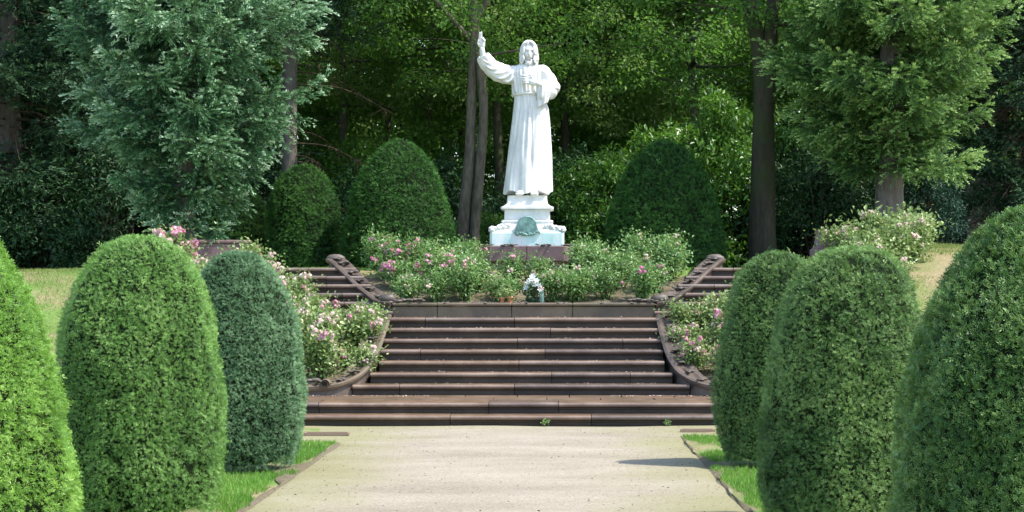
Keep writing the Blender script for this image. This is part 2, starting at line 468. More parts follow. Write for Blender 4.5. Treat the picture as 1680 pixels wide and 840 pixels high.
# ------------------------------------------------------------------ stairs
rng = np.random.default_rng(1)
def step_block(mb, x0, x1, y0, y1, z0, z1, nose=.045, tn=.5):
    """one tread stone: rounded nosing, moulded riser under it; front at y0"""
    r = .028
    a = np.linspace(-PI / 2, PI / 2, 7)
    pr = [(y1, z0), (y0 + .012, z0), (y0 + .012, z0 + .028), (y0 + .004, z1 - .088), (y0 - .006, z1 - .078), (y0 - .008, z1 - .064), (y0 - .022, z1 - 2 * r - .002)]
    arc = [(y0 - nose + r - r * math.cos(t) * 1.0, z1 - r + r * math.sin(t)) for t in a]
    pr = pr + arc + [(y1, z1 + .004)]
    P = np.array(pr)
    n = len(P); kx = max(2, int((x1 - x0) / .09)); xx = np.linspace(x0, x1, kx)
    R = np.stack([np.repeat(xx, n), np.tile(P[:, 0], kx), np.tile(P[:, 1], kx)], -1).reshape(kx, n, 3)
    q = R.reshape(-1, 3) * np.array([4.5, 9, 9]) + np.array([y0 * 31, 0, 0])
    q2 = R.reshape(-1, 3) * np.array([17., 9, 9]) + np.array([y0 * 13, 0, 0])
    wv = (.004 * vnoise(q, 3) + .0035 * np.minimum(vnoise(q2, 4) + .35, 0) * 2).reshape(kx, n)
    R[:, 3:13, 1] -= wv[:, 3:13]; R[:, 10:, 2] += .7 * wv[:, 10:]
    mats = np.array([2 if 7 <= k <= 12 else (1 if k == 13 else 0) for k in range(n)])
    v = R.reshape(-1, 3); base = np.arange(kx - 1)[:, None] * n
    for mi in (0, 1, 2):
        ks = np.nonzero(mats == mi)[0]
        if len(ks):
            f = np.stack([base + ks, base + (ks + 1) % n, base + n + (ks + 1) % n, base + n + ks], -1).reshape(-1, 4)
            mb.add(v, f, mi, tn, False)
    for ring, fl in ((R[0], 0), (R[-1], 1)):
        c = np.vstack([ring, [(ring[0][0], y0 + .1, (z0 + z1) / 2)]])
        q = np.arange(n); w = (q + 1) % n
        mb.add(c, np.stack([w, q, np.full(n, n)], -1) if fl == 0 else np.stack([q, w, np.full(n, n)], -1), 0, .5, False)

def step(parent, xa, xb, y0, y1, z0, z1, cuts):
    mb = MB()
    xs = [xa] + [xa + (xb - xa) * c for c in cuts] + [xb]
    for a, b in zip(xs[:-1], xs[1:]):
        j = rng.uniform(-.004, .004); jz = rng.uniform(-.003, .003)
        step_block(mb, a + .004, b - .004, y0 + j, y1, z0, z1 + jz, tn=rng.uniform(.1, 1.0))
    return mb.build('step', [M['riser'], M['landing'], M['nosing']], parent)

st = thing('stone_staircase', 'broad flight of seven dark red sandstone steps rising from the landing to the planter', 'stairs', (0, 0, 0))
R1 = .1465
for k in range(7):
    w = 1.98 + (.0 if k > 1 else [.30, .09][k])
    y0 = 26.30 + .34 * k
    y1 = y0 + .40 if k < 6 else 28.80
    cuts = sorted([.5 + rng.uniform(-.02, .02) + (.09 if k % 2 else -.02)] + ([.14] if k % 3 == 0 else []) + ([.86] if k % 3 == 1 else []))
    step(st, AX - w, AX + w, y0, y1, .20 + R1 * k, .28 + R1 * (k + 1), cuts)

lo = thing('entrance_steps', 'two long low sandstone steps with a damp landing at the end of the gravel path', 'stairs', (0, 0, 0))
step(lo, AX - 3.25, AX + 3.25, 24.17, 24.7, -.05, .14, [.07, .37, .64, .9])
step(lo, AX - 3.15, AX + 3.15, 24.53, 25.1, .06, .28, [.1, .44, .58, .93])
pav = MB()
for i in range(9):
    for j in range(2):
        xa = AX - 3.15 + i * .7; ya = 25.1 + j * .62
        off = .3 * (j % 2)
        pav.box((xa + .35 + off * (i < 8), ya + .31, .17), (.69, .612, .226 + rng.uniform(-.003, .003)), 0, 0, .006)
pav.box((AX, 25.75, .1), (6.2, 1.3, .3))
pav.build('landing_paving', M['landing'], lo)

def side_stairs(sg, label):
    t = thing('side_stairs', label, 'stairs', (0, 0, 0))
    for k in range(1, 7):
        y0 = 28.75 + .3 * k - .3
        inner = np.interp(y0, [28.7, 29.2, 29.7, 30.2, 30.6], [1.9, 2.2, 2.35, 2.6, 2.8])
        xa, xb = AX + sg * inner, AX + sg * np.interp(y0, [28.75, 30.5], [2.95, 4.15])
        if xa > xb: xa, xb = xb, xa
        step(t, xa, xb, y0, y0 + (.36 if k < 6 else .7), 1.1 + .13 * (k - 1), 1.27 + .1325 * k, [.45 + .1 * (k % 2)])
    return t
side_stairs(-1, 'side flight of six stone steps curving up on the left of the rose planter')
side_stairs(1, 'side flight of stone steps right of the planter, half hidden by a yew')
# floor slab between main flight and side flights
for s in (-1, 1):
    fl = MB(); fl.box((AX + s * 2.5, 28.6, 1.18), (1.0, .36, .25), 0, 0, .01)
    fl.build('stair_landing', M['landing'], st)

# ------------------------------------------------------------------ walls with curved copings
def catmull(P, n=8):
    P = np.asarray(P, float); Q = np.vstack([2 * P[0] - P[1], P, 2 * P[-1] - P[-2]])
    out = []
    for i in range(1, len(Q) - 2):
        for t in np.linspace(0, 1, n, endpoint=False):
            a, b, c, d = Q[i - 1:i + 3]
            out.append(.5 * (2 * b + (c - a) * t + (2 * a - 5 * b + 4 * c - d) * t * t + (3 * b - a - 3 * c + d) * t ** 3))
    out.append(P[-1]); return np.array(out)

def sweep(mb, P, prof, mat=0):
    """profile (offset across, height above the path) swept along P, staying upright"""
    P = np.asarray(P, float); T = np.gradient(P, axis=0); T[:, 2] = 0; T = nrm(T)
    sd_ = np.stack([T[:, 1], -T[:, 0], 0 * T[:, 0]], -1)
    prof = np.asarray(prof, float)
    R = P[:, None] + sd_[:, None] * prof[None, :, 0:1] + np.array([0, 0, 1.]) * prof[None, :, 1:2]
    mb.loft(R, mat, True, .5, False)

def round_prof(w, t):
    """coping section: rounded roll on both edges, hollow in the middle"""
    return [(-w, -t), (w, -t), (w + .02, -t * .6), (w + .025, -t * .2), (w - .01, 0.0), (w * .55, -.012), (w * .3, -.035), (-w * .3, -.035), (-w * .55, -.012), (-w + .01, 0), (-w - .025, -t * .2), (-w - .02, -t * .6)]

def carved_leaf(seed, sc=1.0):
    """lumpy carved acanthus spray"""
    r = np.random.default_rng(seed); mb = MB()
    for i in range(9):
        a = r.uniform(-1.2, 1.2) + (PI if i % 2 else 0)
        d = r.uniform(.02, .1) * sc
        mb.blob((math.cos(a) * d * 1.3, math.sin(a) * d * .7, r.uniform(.0, .04) * sc), (r.uniform(.03, .05) * sc, r.uniform(.018, .03) * sc, r.uniform(.018, .035) * sc), n=9, m=6, amp=.3, seed=seed + i,
                rot=Matrix.Rotation(a, 3, 'Z') @ Matrix.Rotation(r.uniform(-.5, .5), 3, 'Y'))
    mb.blob((0, 0, .03 * sc), (.035 * sc, .035 * sc, .035 * sc), n=9, m=6, amp=.2)
    return mb.mesh('carved_leaf', M['carved'])
LEAVES = [carved_leaf(40 + i, 1.0) for i in range(4)]
def put_leaf(parent, loc, rz=0, sc=1.0, i=0):
    o = bpy.data.objects.new('carved_leaf', LEAVES[i % 4]); COL.objects.link(o); o.parent = parent
    o.location = loc; o.rotation_euler = (0, 0, rz); o.scale = (sc * 1.15, sc * 1.15, sc * .5)

def volute(mb, c, r, w, sg, mat=0):
    """spiral scroll lying across x, axis along the wall"""
    t = np.linspace(0, 2.3 * 2 * PI, 60)
    rr = r * (1 - t / (2.55 * 2 * PI))
    P = np.stack([c[0] + sg * rr * np.cos(t), 0 * t + c[1], c[2] + rr * np.sin(t)], -1)
    a = np.linspace(0, 2 * PI, 8, endpoint=False)
    T = nrm(np.gradient(P, axis=0)); nn = np.stack([T[:, 2], 0 * t, -T[:, 0]], -1)
    th = .20 * r * (1 - .5 * t / t[-1])
    R = P[:, None] + nn[:, None] * (np.cos(a)[None, :, None] * th[:, None, None]) + np.array([0, 1., 0]) * (np.sin(a)[None, :, None] * w)
    mb.loft(R, mat, True)

# planter: straight front, side walls sweeping out and up
pl = thing('planter_wall', 'grey brown stone planter wall holding the central rose bed, its ends sweeping up in scrolls', 'planter', (AX, 28.75, 1.3))
L = lambda P: np.asarray(P, float) - np.array([0, 28.75, 1.3])
fr = MB()
xs = [-1.95, -1.28, -.18, .72, 1.95]
for a, b in zip(xs[:-1], xs[1:]):
    fr.box(((a + b) / 2, .11, -.08), (b - a - .006, .2, .5), 0, 0, .008)
fr.build('front_wall', M['planter'], pl)
cp = MB()
for a, b in zip(xs[:-1], xs[1:]):
    cp.box(((a + b) / 2, .105, .2), (b - a - .004, .26, .05), 0, 0, .014)
cp_o = cp.build('coping', M['planter'], pl)
for s in (-1, 1):
    C = catmull([(s * 1.93, 28.86, 1.53), (s * 2.08, 28.92, 1.57), (s * 2.25, 29.25, 1.68), (s * 2.45, 29.7, 1.80), (s * 2.60, 29.95, 1.92), (s * 2.76, 30.2, 2.06), (s * 2.95, 30.6, 2.2), (s * 3.02, 30.8, 2.22)], 7)
    C = L(C)
    b = MB(); sweep(b, C, [(-.1, -1.1), (.1, -1.1), (.1, -.07), (-.1, -.07)])
    b.build('side_wall', M['sandstone'], pl)
    b = MB(); sweep(b, C, round_prof(.13, .075)); sc_o = b.build('scroll_coping', M['sandstone'], pl)
    b = MB(); b.blob(L((s * 2.02, 28.86, 1.58)), (.13, .1, .075), amp=.2, seed=6); b.blob(L((s * 3.0, 30.78, 2.22)), (.15, .08, .07), amp=.15, seed=4)
    b.build('scroll_end', M['carved'], pl)
    for i, q in enumerate((2, 11, 18, 25, 32, 39, 45)):
        p = C[min(q, len(C) - 1)]
        put_leaf(sc_o, (p[0], p[1], p[2] - .015), rz=s * 1.0, sc=1.05 if i else 1.5, i=i)
    for q in (.12, .28, .0):
        put_leaf(pl, (s * (1.9 - q), .06, .24 + q * .05), sc=1.25, i=int(q * 50))
for i, x in enumerate((-1.2, -.62, -.02, .55, 1.12, 1.55)):
    put_leaf(cp_o, (x, .02, .215), 0.0, .75, i)
so_ = MB(); sx = np.linspace(-2.9, 2.9, 60); sy = np.linspace(28.9, 33.0, 40); XX, YY = np.meshgrid(sx, sy)
YW = np.interp(np.abs(XX), [0, 2.0, 2.3, 2.55, 2.9], [28.85, 28.9, 29.4, 29.9, 30.55])
YY = np.maximum(YY, YW)
ZZ = np.interp(YY, [28.9, 31, 33], [1.47, 1.98, 2.06]) + .03 * vnoise(np.stack([XX * 5, YY * 5, 0 * XX], -1).reshape(-1, 3), 2).reshape(XX.shape)
so_.loft(L(np.stack([XX, YY, ZZ], -1)), closed=False)
so_.build('soil', M['soil'], pl)
def bed_z(x, y): return float(np.interp(y, [28.9, 31, 33], [1.47, 1.98, 2.06]))

# lower border walls flanking the main flight
def border(sg, label):
    t = thing('border_wall', label, 'border', (AX + sg * 2.15, 26.2, .28))
    L2 = lambda P: np.asarray(P, float) - np.array([sg * 2.15, 26.2, .28])
    C = catmull([(sg * 2.10, 28.55, 1.36), (sg * 2.11, 27.9, 1.17), (sg * 2.14, 27.3, .93), (sg * 2.2, 26.85, .74), (sg * 2.31, 26.5, .58), (sg * 2.5, 26.28, .47), (sg * 2.75, 26.2, .43), (sg * 3.3, 26.18, .42), (sg * 4.1, 26.3, .42)], 7)
    C = L2(C)
    b = MB(); sweep(b, C, [(-.11, -.75), (.11, -.75), (.11, -.07), (-.11, -.07)]); b.build('wall', M['sandstone'], t)
    b = MB(); sweep(b, C, round_prof(.14, .08)); co_o = b.build('coping', M['planter'] if sg < 0 else M['sandstone'], t)  # left coping paler: its sunlit look put into the stone colour
    b = MB(); volute(b, L2((sg * 2.62, 26.12, .45)), .062, .13, -sg); b.build('volute', M['planter'], t)
    for i, q in enumerate((1, 6, 11, 16, 22, 27, 33, 38, 42)):
        p = C[q]; put_leaf(co_o, (p[0], p[1], p[2] - .01), rz=1.4 * sg, sc=.95, i=i)
    put_leaf(t, L2((sg * 2.85, 26.15, .47)), sc=1.5, i=2); put_leaf(t, L2((sg * 3.5, 26.15, .45)), sc=1.3, i=1)
    return t
border(-1, 'low curved stone border left of the main steps, scrolled at its foot')
border(1, 'low curved stone border right of the main steps, with carved leaves along its top')

# ------------------------------------------------------------------ clipped yews
def topiary(name, label, loc, prof, seed, nspr, sprig, mat, group, lump=.035, parts=None, needles=7, lean=(0, 0), fuzz=1.0, nw=.27):
    """prof: list of (z, r); a clipped yew with a dark core and thousands of needle sprigs"""
    r = np.random.default_rng(seed)
    prof = np.array(prof, float); H = prof[-1, 0]
    zz = np.linspace(prof[0, 0], H, 400)
    # smooth profile
    C = catmull(np.stack([prof[:, 0], prof[:, 1], 0 * prof[:, 0]], -1), 12)
    rr = np.interp(zz, C[:, 0], np.maximum(C[:, 1], 0))
    ds = np.sqrt(np.gradient(zz) ** 2 + np.gradient(rr) ** 2) * (rr + .02)
    cdf = np.cumsum(ds); cdf /= cdf[-1]
    def radius(z, a):
        p = np.stack([np.cos(a) * 1.6 + seed, np.sin(a) * 1.6, z * 1.5], -1)
        p2 = np.stack([np.cos(a) * 5 + seed, np.sin(a) * 5, z * 5.5], -1)
        return np.interp(z, zz, rr) + lump * 1.15 * vnoise(p, seed) + lump * .8 * vnoise(p2, seed + 1)
    t = thing(name, label, 'topiary', loc, 0, group)
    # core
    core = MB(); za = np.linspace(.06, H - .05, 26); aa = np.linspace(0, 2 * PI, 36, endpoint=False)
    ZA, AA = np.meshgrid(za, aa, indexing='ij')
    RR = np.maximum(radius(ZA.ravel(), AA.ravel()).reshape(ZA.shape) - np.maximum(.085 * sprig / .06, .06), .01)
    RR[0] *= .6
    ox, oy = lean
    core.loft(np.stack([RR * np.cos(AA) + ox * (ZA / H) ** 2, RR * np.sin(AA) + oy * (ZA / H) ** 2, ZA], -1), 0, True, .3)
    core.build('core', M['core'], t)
    u = r.random(nspr); z = np.interp(u, cdf, zz); a = r.uniform(0, 2 * PI, nspr)
    e = .01
    R0 = radius(z, a)
    depth = -r.random(nspr) ** 1.5 * .05 * sprig / .06 + .01 * r.random(nspr)
    slope = np.interp(z, zz, np.gradient(rr, zz))
    nv = nrm(np.stack([np.cos(a), np.sin(a), -np.clip(slope, -6, 2)], -1))
    p = np.stack([R0 * np.cos(a), R0 * np.sin(a), z], -1) + nv * depth[:, None]
    p[:, 0] += ox * (z / H) ** 2; p[:, 1] += oy * (z / H) ** 2
    rv = nrm(r.normal(size=(nspr, 3)))
    d = nrm(nv * .65 + rv * .8 + np.array([0, 0, .25]))
    ln = sprig * r.uniform(.6, 1.35, nspr)
    # a few wild shoots stand proud
    wild = r.random(nspr) < .004; ln = np.where(wild, ln * 1.6 * fuzz, ln)
    gap = vnoise(p * np.array([11, 11, 16.]) / (sprig / .047), seed + 8) + .6 * vnoise(p * 4.3, seed + 9)
    keep = (gap < .85) | (r.random(nspr) < .4)
    p = p - nv * (smooth(.2, .9, gap) * .036)[:, None]
    p, nv, rv, d, ln, wild, depth = (q_[keep] for q_ in (p, nv, rv, d, ln, wild, depth)); nspr = len(p)
    p = p - nv * (ln * np.where(wild, .1, .62))[:, None]
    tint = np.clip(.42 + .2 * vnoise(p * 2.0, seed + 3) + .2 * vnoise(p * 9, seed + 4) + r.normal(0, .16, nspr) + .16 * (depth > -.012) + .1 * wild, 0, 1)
    # needles of each sprig: two ranks
    k = needles
    s_ = (np.arange(k) + .4) / k
    side = nrm(np.cross(d, rv)); up = np.cross(side, d)
    sgn = np.where(np.arange(k) % 2, 1, -1)
    base = p[:, None] + d[:, None] * (ln[:, None, None] * s_[None, :, None] * .8)
    nd = d[:, None] * .75 + side[:, None] * (sgn[None, :, None] * .75) + r.normal(0, .2, (nspr, k, 3))
    nl = ln[:, None] * r.uniform(.3, .46, (nspr, k))
    mb = MB()
    tt = np.clip(np.repeat(tint, k).reshape(nspr, k) + .12 * (s_ - .4)[None], 0, 1)
    mb.leaves(base.reshape(-1, 3), nd.reshape(-1, 3), np.repeat(up, k, 0), nl.ravel(), nl.ravel() * nw, 0, tt.ravel())
    mb.build('foliage', mat, t)
    tr = MB(); tr.tube([(0, 0, -.05), (0, 0, .3), (0, 0, .6)], [.07, .06, .05]); tr.build('trunk', M['bark_spruce'], t)
    return t

YG = 'clipped yews lining the gravel path'
P2 = [(.03, .50), (.25, .58), (.6, .60), (1.0, .585), (1.35, .54), (1.62, .465), (1.82, .36), (1.94, .245), (2.0, .12), (2.01, .0)]
def sc(P, h, w): return [(z * h / 2.01, r_ * w / .6) for z, r_ in P]
topiary('clipped_yew', 'bright green clipped yew at the left edge of the view, partly cut off', (-3.17, 10.2, 0),
        [(.03, .61), (.3, .655), (.7, .64), (1.1, .58), (1.4, .505), (1.65, .41), (1.9, .27), (2.07, .12), (2.14, 0)], 11, 58000, .036, M['yew_fresh'], YG, needles=7)
topiary('clipped_yew', 'broad round topped clipped yew with sunlit light green top, beside the blue green one', (-3.0, 14.1, 0), sc(P2, 2.07, .625), 12, 54000, .033, M['yew_light'], YG, needles=6)
topiary('clipped_yew', 'slender blue green clipped yew standing at the left end of the steps', (-2.93, 18.2, 0),
        sc(P2, 2.05, .60), 13, 46000, .034, M['yew_blue'], YG, needles=6)
topiary('clipped_yew', 'large dark green clipped yew at the right edge of the view, nearest the camera', (2.27, 9.2, 0),
        [(.03, .65), (.3, .70), (.7, .685), (1.1, .635), (1.45, .54), (1.72, .41), (1.91, .27), (2.03, .12), (2.07, 0)], 14, 62000, .037, M['yew'], YG, needles=7)
topiary('clipped_yew', 'middle clipped yew on the right with a flattened pale top, overlapping the one behind', (2.07, 13.8, 0),
        [(.03, .54), (.25, .61), (.6, .615), (.95, .595), (1.3, .55), (1.6, .47), (1.82, .36), (1.95, .20), (1.99, 0)], 15, 54000, .033, M['yew'], YG, lean=(.06, 0), needles=6)
topiary('clipped_yew', 'dark clipped yew on the right nearest the steps, casting its shadow across the path', (2.14, 18.6, 0),
        [(.03, .50), (.25, .56), (.6, .585), (.95, .58), (1.3, .54), (1.6, .47), (1.85, .36), (2.0, .20), (2.08, 0)], 16, 46000, .034, M['yew'], YG, needles=6)
CG = 'dark yew cones at the wood edge'
def gz(x, y): return float(ground_h(np.array([x]), np.array([y]))[0])
def cone(px, D, h, w, seed, label, prof):
    x = (px - 907) / 3190 * D
    return topiary('yew_cone', label, (x, D, gz(x, D) - .02), [(z * h, r_ * w) for z, r_ in prof], seed, int(7500 * w * h), .075, M['yew_dark'], CG, lump=.03, needles=6)
CO = [(0, 1.0), (.2, .99), (.42, .9), (.62, .79), (.8, .60), (.91, .38), (.975, .18), (1.0, 0)]
CY = [(0, .9), (.2, 1.0), (.5, .99), (.72, .88), (.87, .62), (.96, .33), (1, 0)]
cone(385, 37.5, 1.85, .68, 21, 'low dark yew dome half hidden behind the bench and the blue spruce', CY)
cone(497, 36.6, 2.1, .70, 22, 'upright column shaped dark yew beyond the left side steps', CY)
cone(655, 36.0, 2.55, 1.10, 23, 'broadest dark yew cone, behind the roses left of the statue', CO)
cone(1090, 36.3, 2.55, 1.18, 24, 'wide dark yew cone right of the statue in front of the rhododendron', CO)

# ------------------------------------------------------------------ roses
def blossom(seed, R, mat):
    r = np.random.default_rng(seed); mb = MB()
    for c in range(r.integers(3, 6)):
        o = r.normal(0, R * .45, 3) * np.array([1, 1, .7])
        n = 26
        th = np.arccos(1 - r.random(n) * 1.1); a = r.uniform(0, 2 * PI, n)
        d = np.stack([np.sin(th) * np.cos(a), np.sin(th) * np.sin(a), np.cos(th)], -1)
        q = R * .55
        tan = nrm(np.cross(d, r.normal(size=(n, 3))))
        mb.leaves(o + d * q * .6 - tan * q * .4, tan + d * .3, d, q * r.uniform(.8, 1.2, n), q * r.uniform(.7, 1.1, n), 0, np.clip(r.normal(.5, .28, n), 0, 1), fold=-.25)
    return mb.mesh('blossom', mat)
BL = {c: [blossom(70 + i + 10 * j, .062, M[c]) for i in range(3)] for j, c in enumerate(('rose_pink', 'rose_pale', 'rose_deep', 'white_petal'))}
def rose_mesh(seed, R, H, nl=1500):
    r = np.random.default_rng(seed); st_, fo = MB(), MB()
    tips = []
    for i in range(15):
        a = r.uniform(0, 2 * PI); q = R * r.uniform(.25, 1.0)
        tip = np.array([math.cos(a) * q, math.sin(a) * q, H * r.uniform(.62, 1.12) * (1 - .28 * (q / R) ** 2)])
        b = np.array([math.cos(a) * .06, math.sin(a) * .06, -.05])
        mid = (b + tip) / 2 + np.array([math.cos(a) * -.05, math.sin(a) * -.05, .08])
        P = catmull([b, mid, tip], 5)
        st_.tube(P, np.linspace(.009, .004, len(P)), 5)
        tips.append(P)
    A = np.concatenate(tips)
    w = np.clip(A[:, 2] / H, .08, 1); w /= w.sum()
    c = A[r.choice(len(A), nl, p=w)] + r.normal(0, .085, (nl, 3)) * np.array([1, 1, .8])
    c = c[c[:, 2] > .02]; n = len(c)
    out = nrm(c - np.array([0, 0, H * .35]))
    d = nrm(r.normal(size=(n, 3)) + out * .5); nv = nrm(np.array([0, 0, 1.]) * .9 + out * .5 + r.normal(0, .45, (n, 3)))
    t = np.clip(.42 + .25 * vnoise(c * 5, seed) + r.normal(0, .2, n) + .15 * (c[:, 2] / H - .5), 0, 1)
    fo.leaves(c, d, nv, r.uniform(.04, .068, n), r.uniform(.026, .042, n), 0, t)
    return st_.mesh('stems', M['stem']), (fo.mesh('foliage', M['rose_leaf']), fo.mesh('foliage', M['rose_leaf_green'])), [P[-1] for P in tips], [A[i] for i in r.choice(len(A), 20)]
RV = [rose_mesh(80 + i, R, H) for i, (R, H) in enumerate(((.34, .48), (.38, .55), (.3, .6), (.36, .42), (.33, .52)))]
ra = random.Random(4)
def rose_bush(loc, label, group, v, sc_=1.0, colours=('rose_pink',), nb=4, bs=1.0):
    sm_, fm, tips, _ = RV[v % 5]
    t = thing('rose_bush', label, 'rose bush', loc, ra.uniform(0, 6.28), group)
    t.scale = (sc_, sc_, sc_)
    for nm, me in (('stems', sm_), ('foliage', fm[1 if group == GC else 0])):
        o = bpy.data.objects.new(nm, me); COL.objects.link(o); o.parent = t
    nb = int(nb * (2.3 if group in (GL, GR) else 1.4))
    for i in ra.sample(range(len(tips)), min(nb, len(tips))):
        c = ra.choice(colours)
        o = bpy.data.objects.new('blossom', ra.choice(BL[c])); COL.objects.link(o); o.parent = t
        p = tips[i]; o.location = (p[0], p[1], p[2] + .02)
        o.rotation_euler = (ra.uniform(-.6, .6), ra.uniform(-.6, .6), ra.uniform(0, 6)); s = ra.uniform(.7, 1.35) * bs
        o.scale = (s, s, s)
    return t
GC = 'rose bushes in the central planter'; GL = 'rose bushes in the left slope bed'; GR = 'rose bushes in the right slope bed'
lc = 'leafy rose bush among the crowded bushes of the central planter below the statue'
n = 0
for row, (y, x0, x1, cnt, s) in enumerate(((29.25, -1.9, 1.9, 9, .86), (29.9, -2.1, 2.2, 8, 1.0), (30.6, -2.4, 2.5, 9, 1.0), (31.35, -2.6, 2.7, 8, 1.05))):
    for i in range(cnt):
        x = x0 + (x1 - x0) * (i + .5) / cnt + ra.uniform(-.1, .1)
        if row >= 2 and abs(x) < .8: continue
        if row == 0 and abs(x - .12) < .2: continue
        yy = y + ra.uniform(-.12, .12)
        if row == 1 and abs(x) < 1.0: s_ = .84
        elif row == 0 and abs(x) < .9: s_ = .92
        else: s_ = s
        lab = lc; cols = ('rose_pink', 'rose_pale', 'rose_pale'); nb = ra.choice((1, 1, 2, 3)); bs = .9
        if x < -1.2 and row >= 1: cols = ('rose_pink', 'rose_deep', 'rose_pink'); nb = ra.choice((3, 4, 5)); bs = 1.05
        if x > 1.0: cols = ('rose_pale', 'rose_pale', 'rose_pink'); nb = ra.choice((1, 2, 2, 3)); bs = .8
        if row == 1 and i == 0:
            lab = 'rose bush with the biggest bright pink blooms, at the left corner of the central planter'; nb = 7; bs = 1.35; cols = ('rose_pink', 'rose_deep')
        if row == 0 and i == cnt - 1:
            lab = 'rose bush with one deep pink cluster over the right corner of the planter wall'; nb = 2; bs = 1.2; cols = ('rose_deep',)
        rose_bush((AX + x, yy, bed_z(x, yy) - .02), lab, GC, n, s_ * ra.uniform(.9, 1.1), cols, nb, bs); n += 1
# left slope bed
ll = 'pale green rose bush with pink blooms on the slope left of the main steps'
for (x, y, s, nb, bs) in ((-2.72, 27.0, .85, 4, .9), (-2.75, 27.7, .95, 3, .9), (-2.75, 28.3, .8, 3, .8), (-3.2, 26.6, .95, 3, .9), (-3.3, 27.25, 1.05, 4, .9), (-3.35, 27.9, 1.05, 4, 1), (-3.5, 28.35, .9, 3, 1), (-3.85, 26.8, 1.0, 4, 1),
                          (-3.95, 27.6, 1.05, 4, 1), (-4.1, 28.4, 1.05, 5, 1), (-4.6, 27.3, 1.0, 3, 1), (-4.75, 28.1, 1.05, 5, 1), (-4.75, 28.9, 1.0, 5, 1), (-4.8, 29.7, 1.0, 5, 1), (-5.4, 28.8, 1.05, 4, 1), (-5.5, 29.6, 1.0, 5, 1.1), (-5.35, 30.3, .72, 5, 1), (-6.0, 30.2, 1.05, 6, 1.3), (-6.1, 31.0, 1.05, 7, 1.3), (-3.8, 28.95, .85, 4, 1), (-4.1, 29.35, .85, 4, 1), (-4.45, 29.85, .85, 4, 1), (-4.75, 30.3, .8, 4, 1), (-4.75, 30.7, .85, 3, .9)):
    lab = ll
    if (x, y) == (-6.1, 31.0): lab = 'rose bush with strong pink blooms in front of the blue spruce trunk'
    rose_bush((AX + x + .43, y, gz(x, y) - .03), lab, GL, n, s * 1.2, ('rose_pink', 'rose_pale', 'rose_pink') if bs > 1.1 else ('rose_pale', 'rose_pink', 'rose_pale'), nb, bs); n += 1
lr = 'pale green rose bush with pink blooms on the slope right of the main steps'
for (x, y, s, nb, bs) in ((1.95, 26.95, .7, 5, 1.0), (1.95, 27.65, .85, 3, .8), (1.95, 28.25, .85, 2, .8), (2.45, 26.7, .9, 4, 1.1), (2.5, 27.4, 1.0, 4, .9), (2.5, 28.1, 1.0, 4, .8), (2.45, 28.5, .9, 4, .9), (3.05, 27.0, 1.0, 3, .9), (3.1, 27.8, 1.05, 3, .9), (3.1, 28.4, .95, 4, .9), (3.7, 27.6, 1, 3, .9), (3.8, 28.5, 1, 3, .8), (2.95, 28.95, .8, 4, .9), (3.3, 29.4, .8, 4, .9), (3.65, 29.95, .8, 3, .9),
                          (4.9, 29.4, 1.0, 3, .6), (5.1, 30.0, 1.05, 3, .6), (5.0, 30.6, 1.05, 3, .6), (5.05, 31.4, 1.1, 4, .6), (5.5, 31.0, 1.1, 4, .6), (5.9, 31.6, 1.05, 4, .6),  (5.0, 32.4, 1.25, 5, .7), (5.5, 32.2, 1.3, 5, .7), (6.0, 32.6, 1.25, 5, .7)):
    lab = lr if x < 4 else 'tall pale rose bush with small faded blooms above the clipped yews on the right'
    if (x, y) == (2.45, 26.7): lab = 'rose bush with large pink clusters hanging low over the right stone border'
    rose_bush((x, y, gz(x, y) - .03), lab, GR, n, s * 1.15, ('rose_pale',) if x > 4 else ('rose_pink', 'rose_pale', 'rose_pink'), nb, bs); n += 1
# soil of the slope beds: a sheet just above the ground
for s, nm in ((-1, 'left'), (1, 'right')):
    b = MB(); u = np.linspace(2.2, 4.4, 26); w = np.linspace(26.35, 28.6, 26); U, Wq = np.meshgrid(u, w)
    XX = AX + s * U
    b.loft(np.stack([XX, Wq, ground_h(XX, Wq) + .03], -1), closed=False)
    tag(b.build('soil_bed', M['soil']), kind='structure')

# ------------------------------------------------------------------ pots, lilies, vase
pz = 1.525; py_ = 28.86
t = thing('lily_bouquet', 'white lilies in a dark pot standing on the planter edge below the statue', 'flowers', (-.30, 29.06, 1.48))
b = MB(); r = np.random.default_rng(3)
for i in range(9):
    a = r.uniform(0, 6.28); q = r.uniform(.02, .12); b.tube(catmull([(0, 0, .05), (math.cos(a) * q * .5, math.sin(a) * q * .5, .18), (math.cos(a) * q, math.sin(a) * q, .33)], 4), .005, 5)
b.build('stems', M['stem'], t)
b = MB(); c = r.normal(0, 1, (260, 3)) * np.array([.08, .06, .07]) + np.array([0, 0, .17])
b.leaves(c, r.normal(size=(260, 3)) + np.array([0, 0, .6]), r.normal(size=(260, 3)), .09, .022, 0, r.random(260)); b.build('leaves', M['dark_shrub'], t)
b = MB(); a = np.linspace(0, 2 * PI, 14, endpoint=False)
b.loft([[(q * math.cos(k), q * math.sin(k), z) for k in a] for q, z in ((.06, 0), (.075, .1), (.085, .12), (.075, .12), (.06, .06))]); b.build('pot', M['green_pot'], t)
for i, (x, z) in enumerate(((-.06, .33), (.0, .42), (.05, .36), (.09, .28), (-.09, .25), (.02, .3), (-.02, .38), (.1, .22))):
    b = MB(); n6 = 6; k = np.arange(n6) * PI / 3
    ax_ = nrm(np.array([[x * 3, -.7, .45]]))[0]; u = nrm(np.cross(ax_, [0, 0, 1.])); w = np.cross(ax_, u)
    rd = np.cos(k)[:, None] * u + np.sin(k)[:, None] * w
    b.leaves(np.zeros((6, 3)) + ax_ * .01, rd * .85 + ax_ * .55, rd * -.5 + ax_, .085, .045, 0, r.random(6), fold=.3)
    o = b.build('lily', M['white_petal'], t); o.location = (x, -.05 + r.uniform(-.02, .05), z); o.scale = (.8, .8, .8)
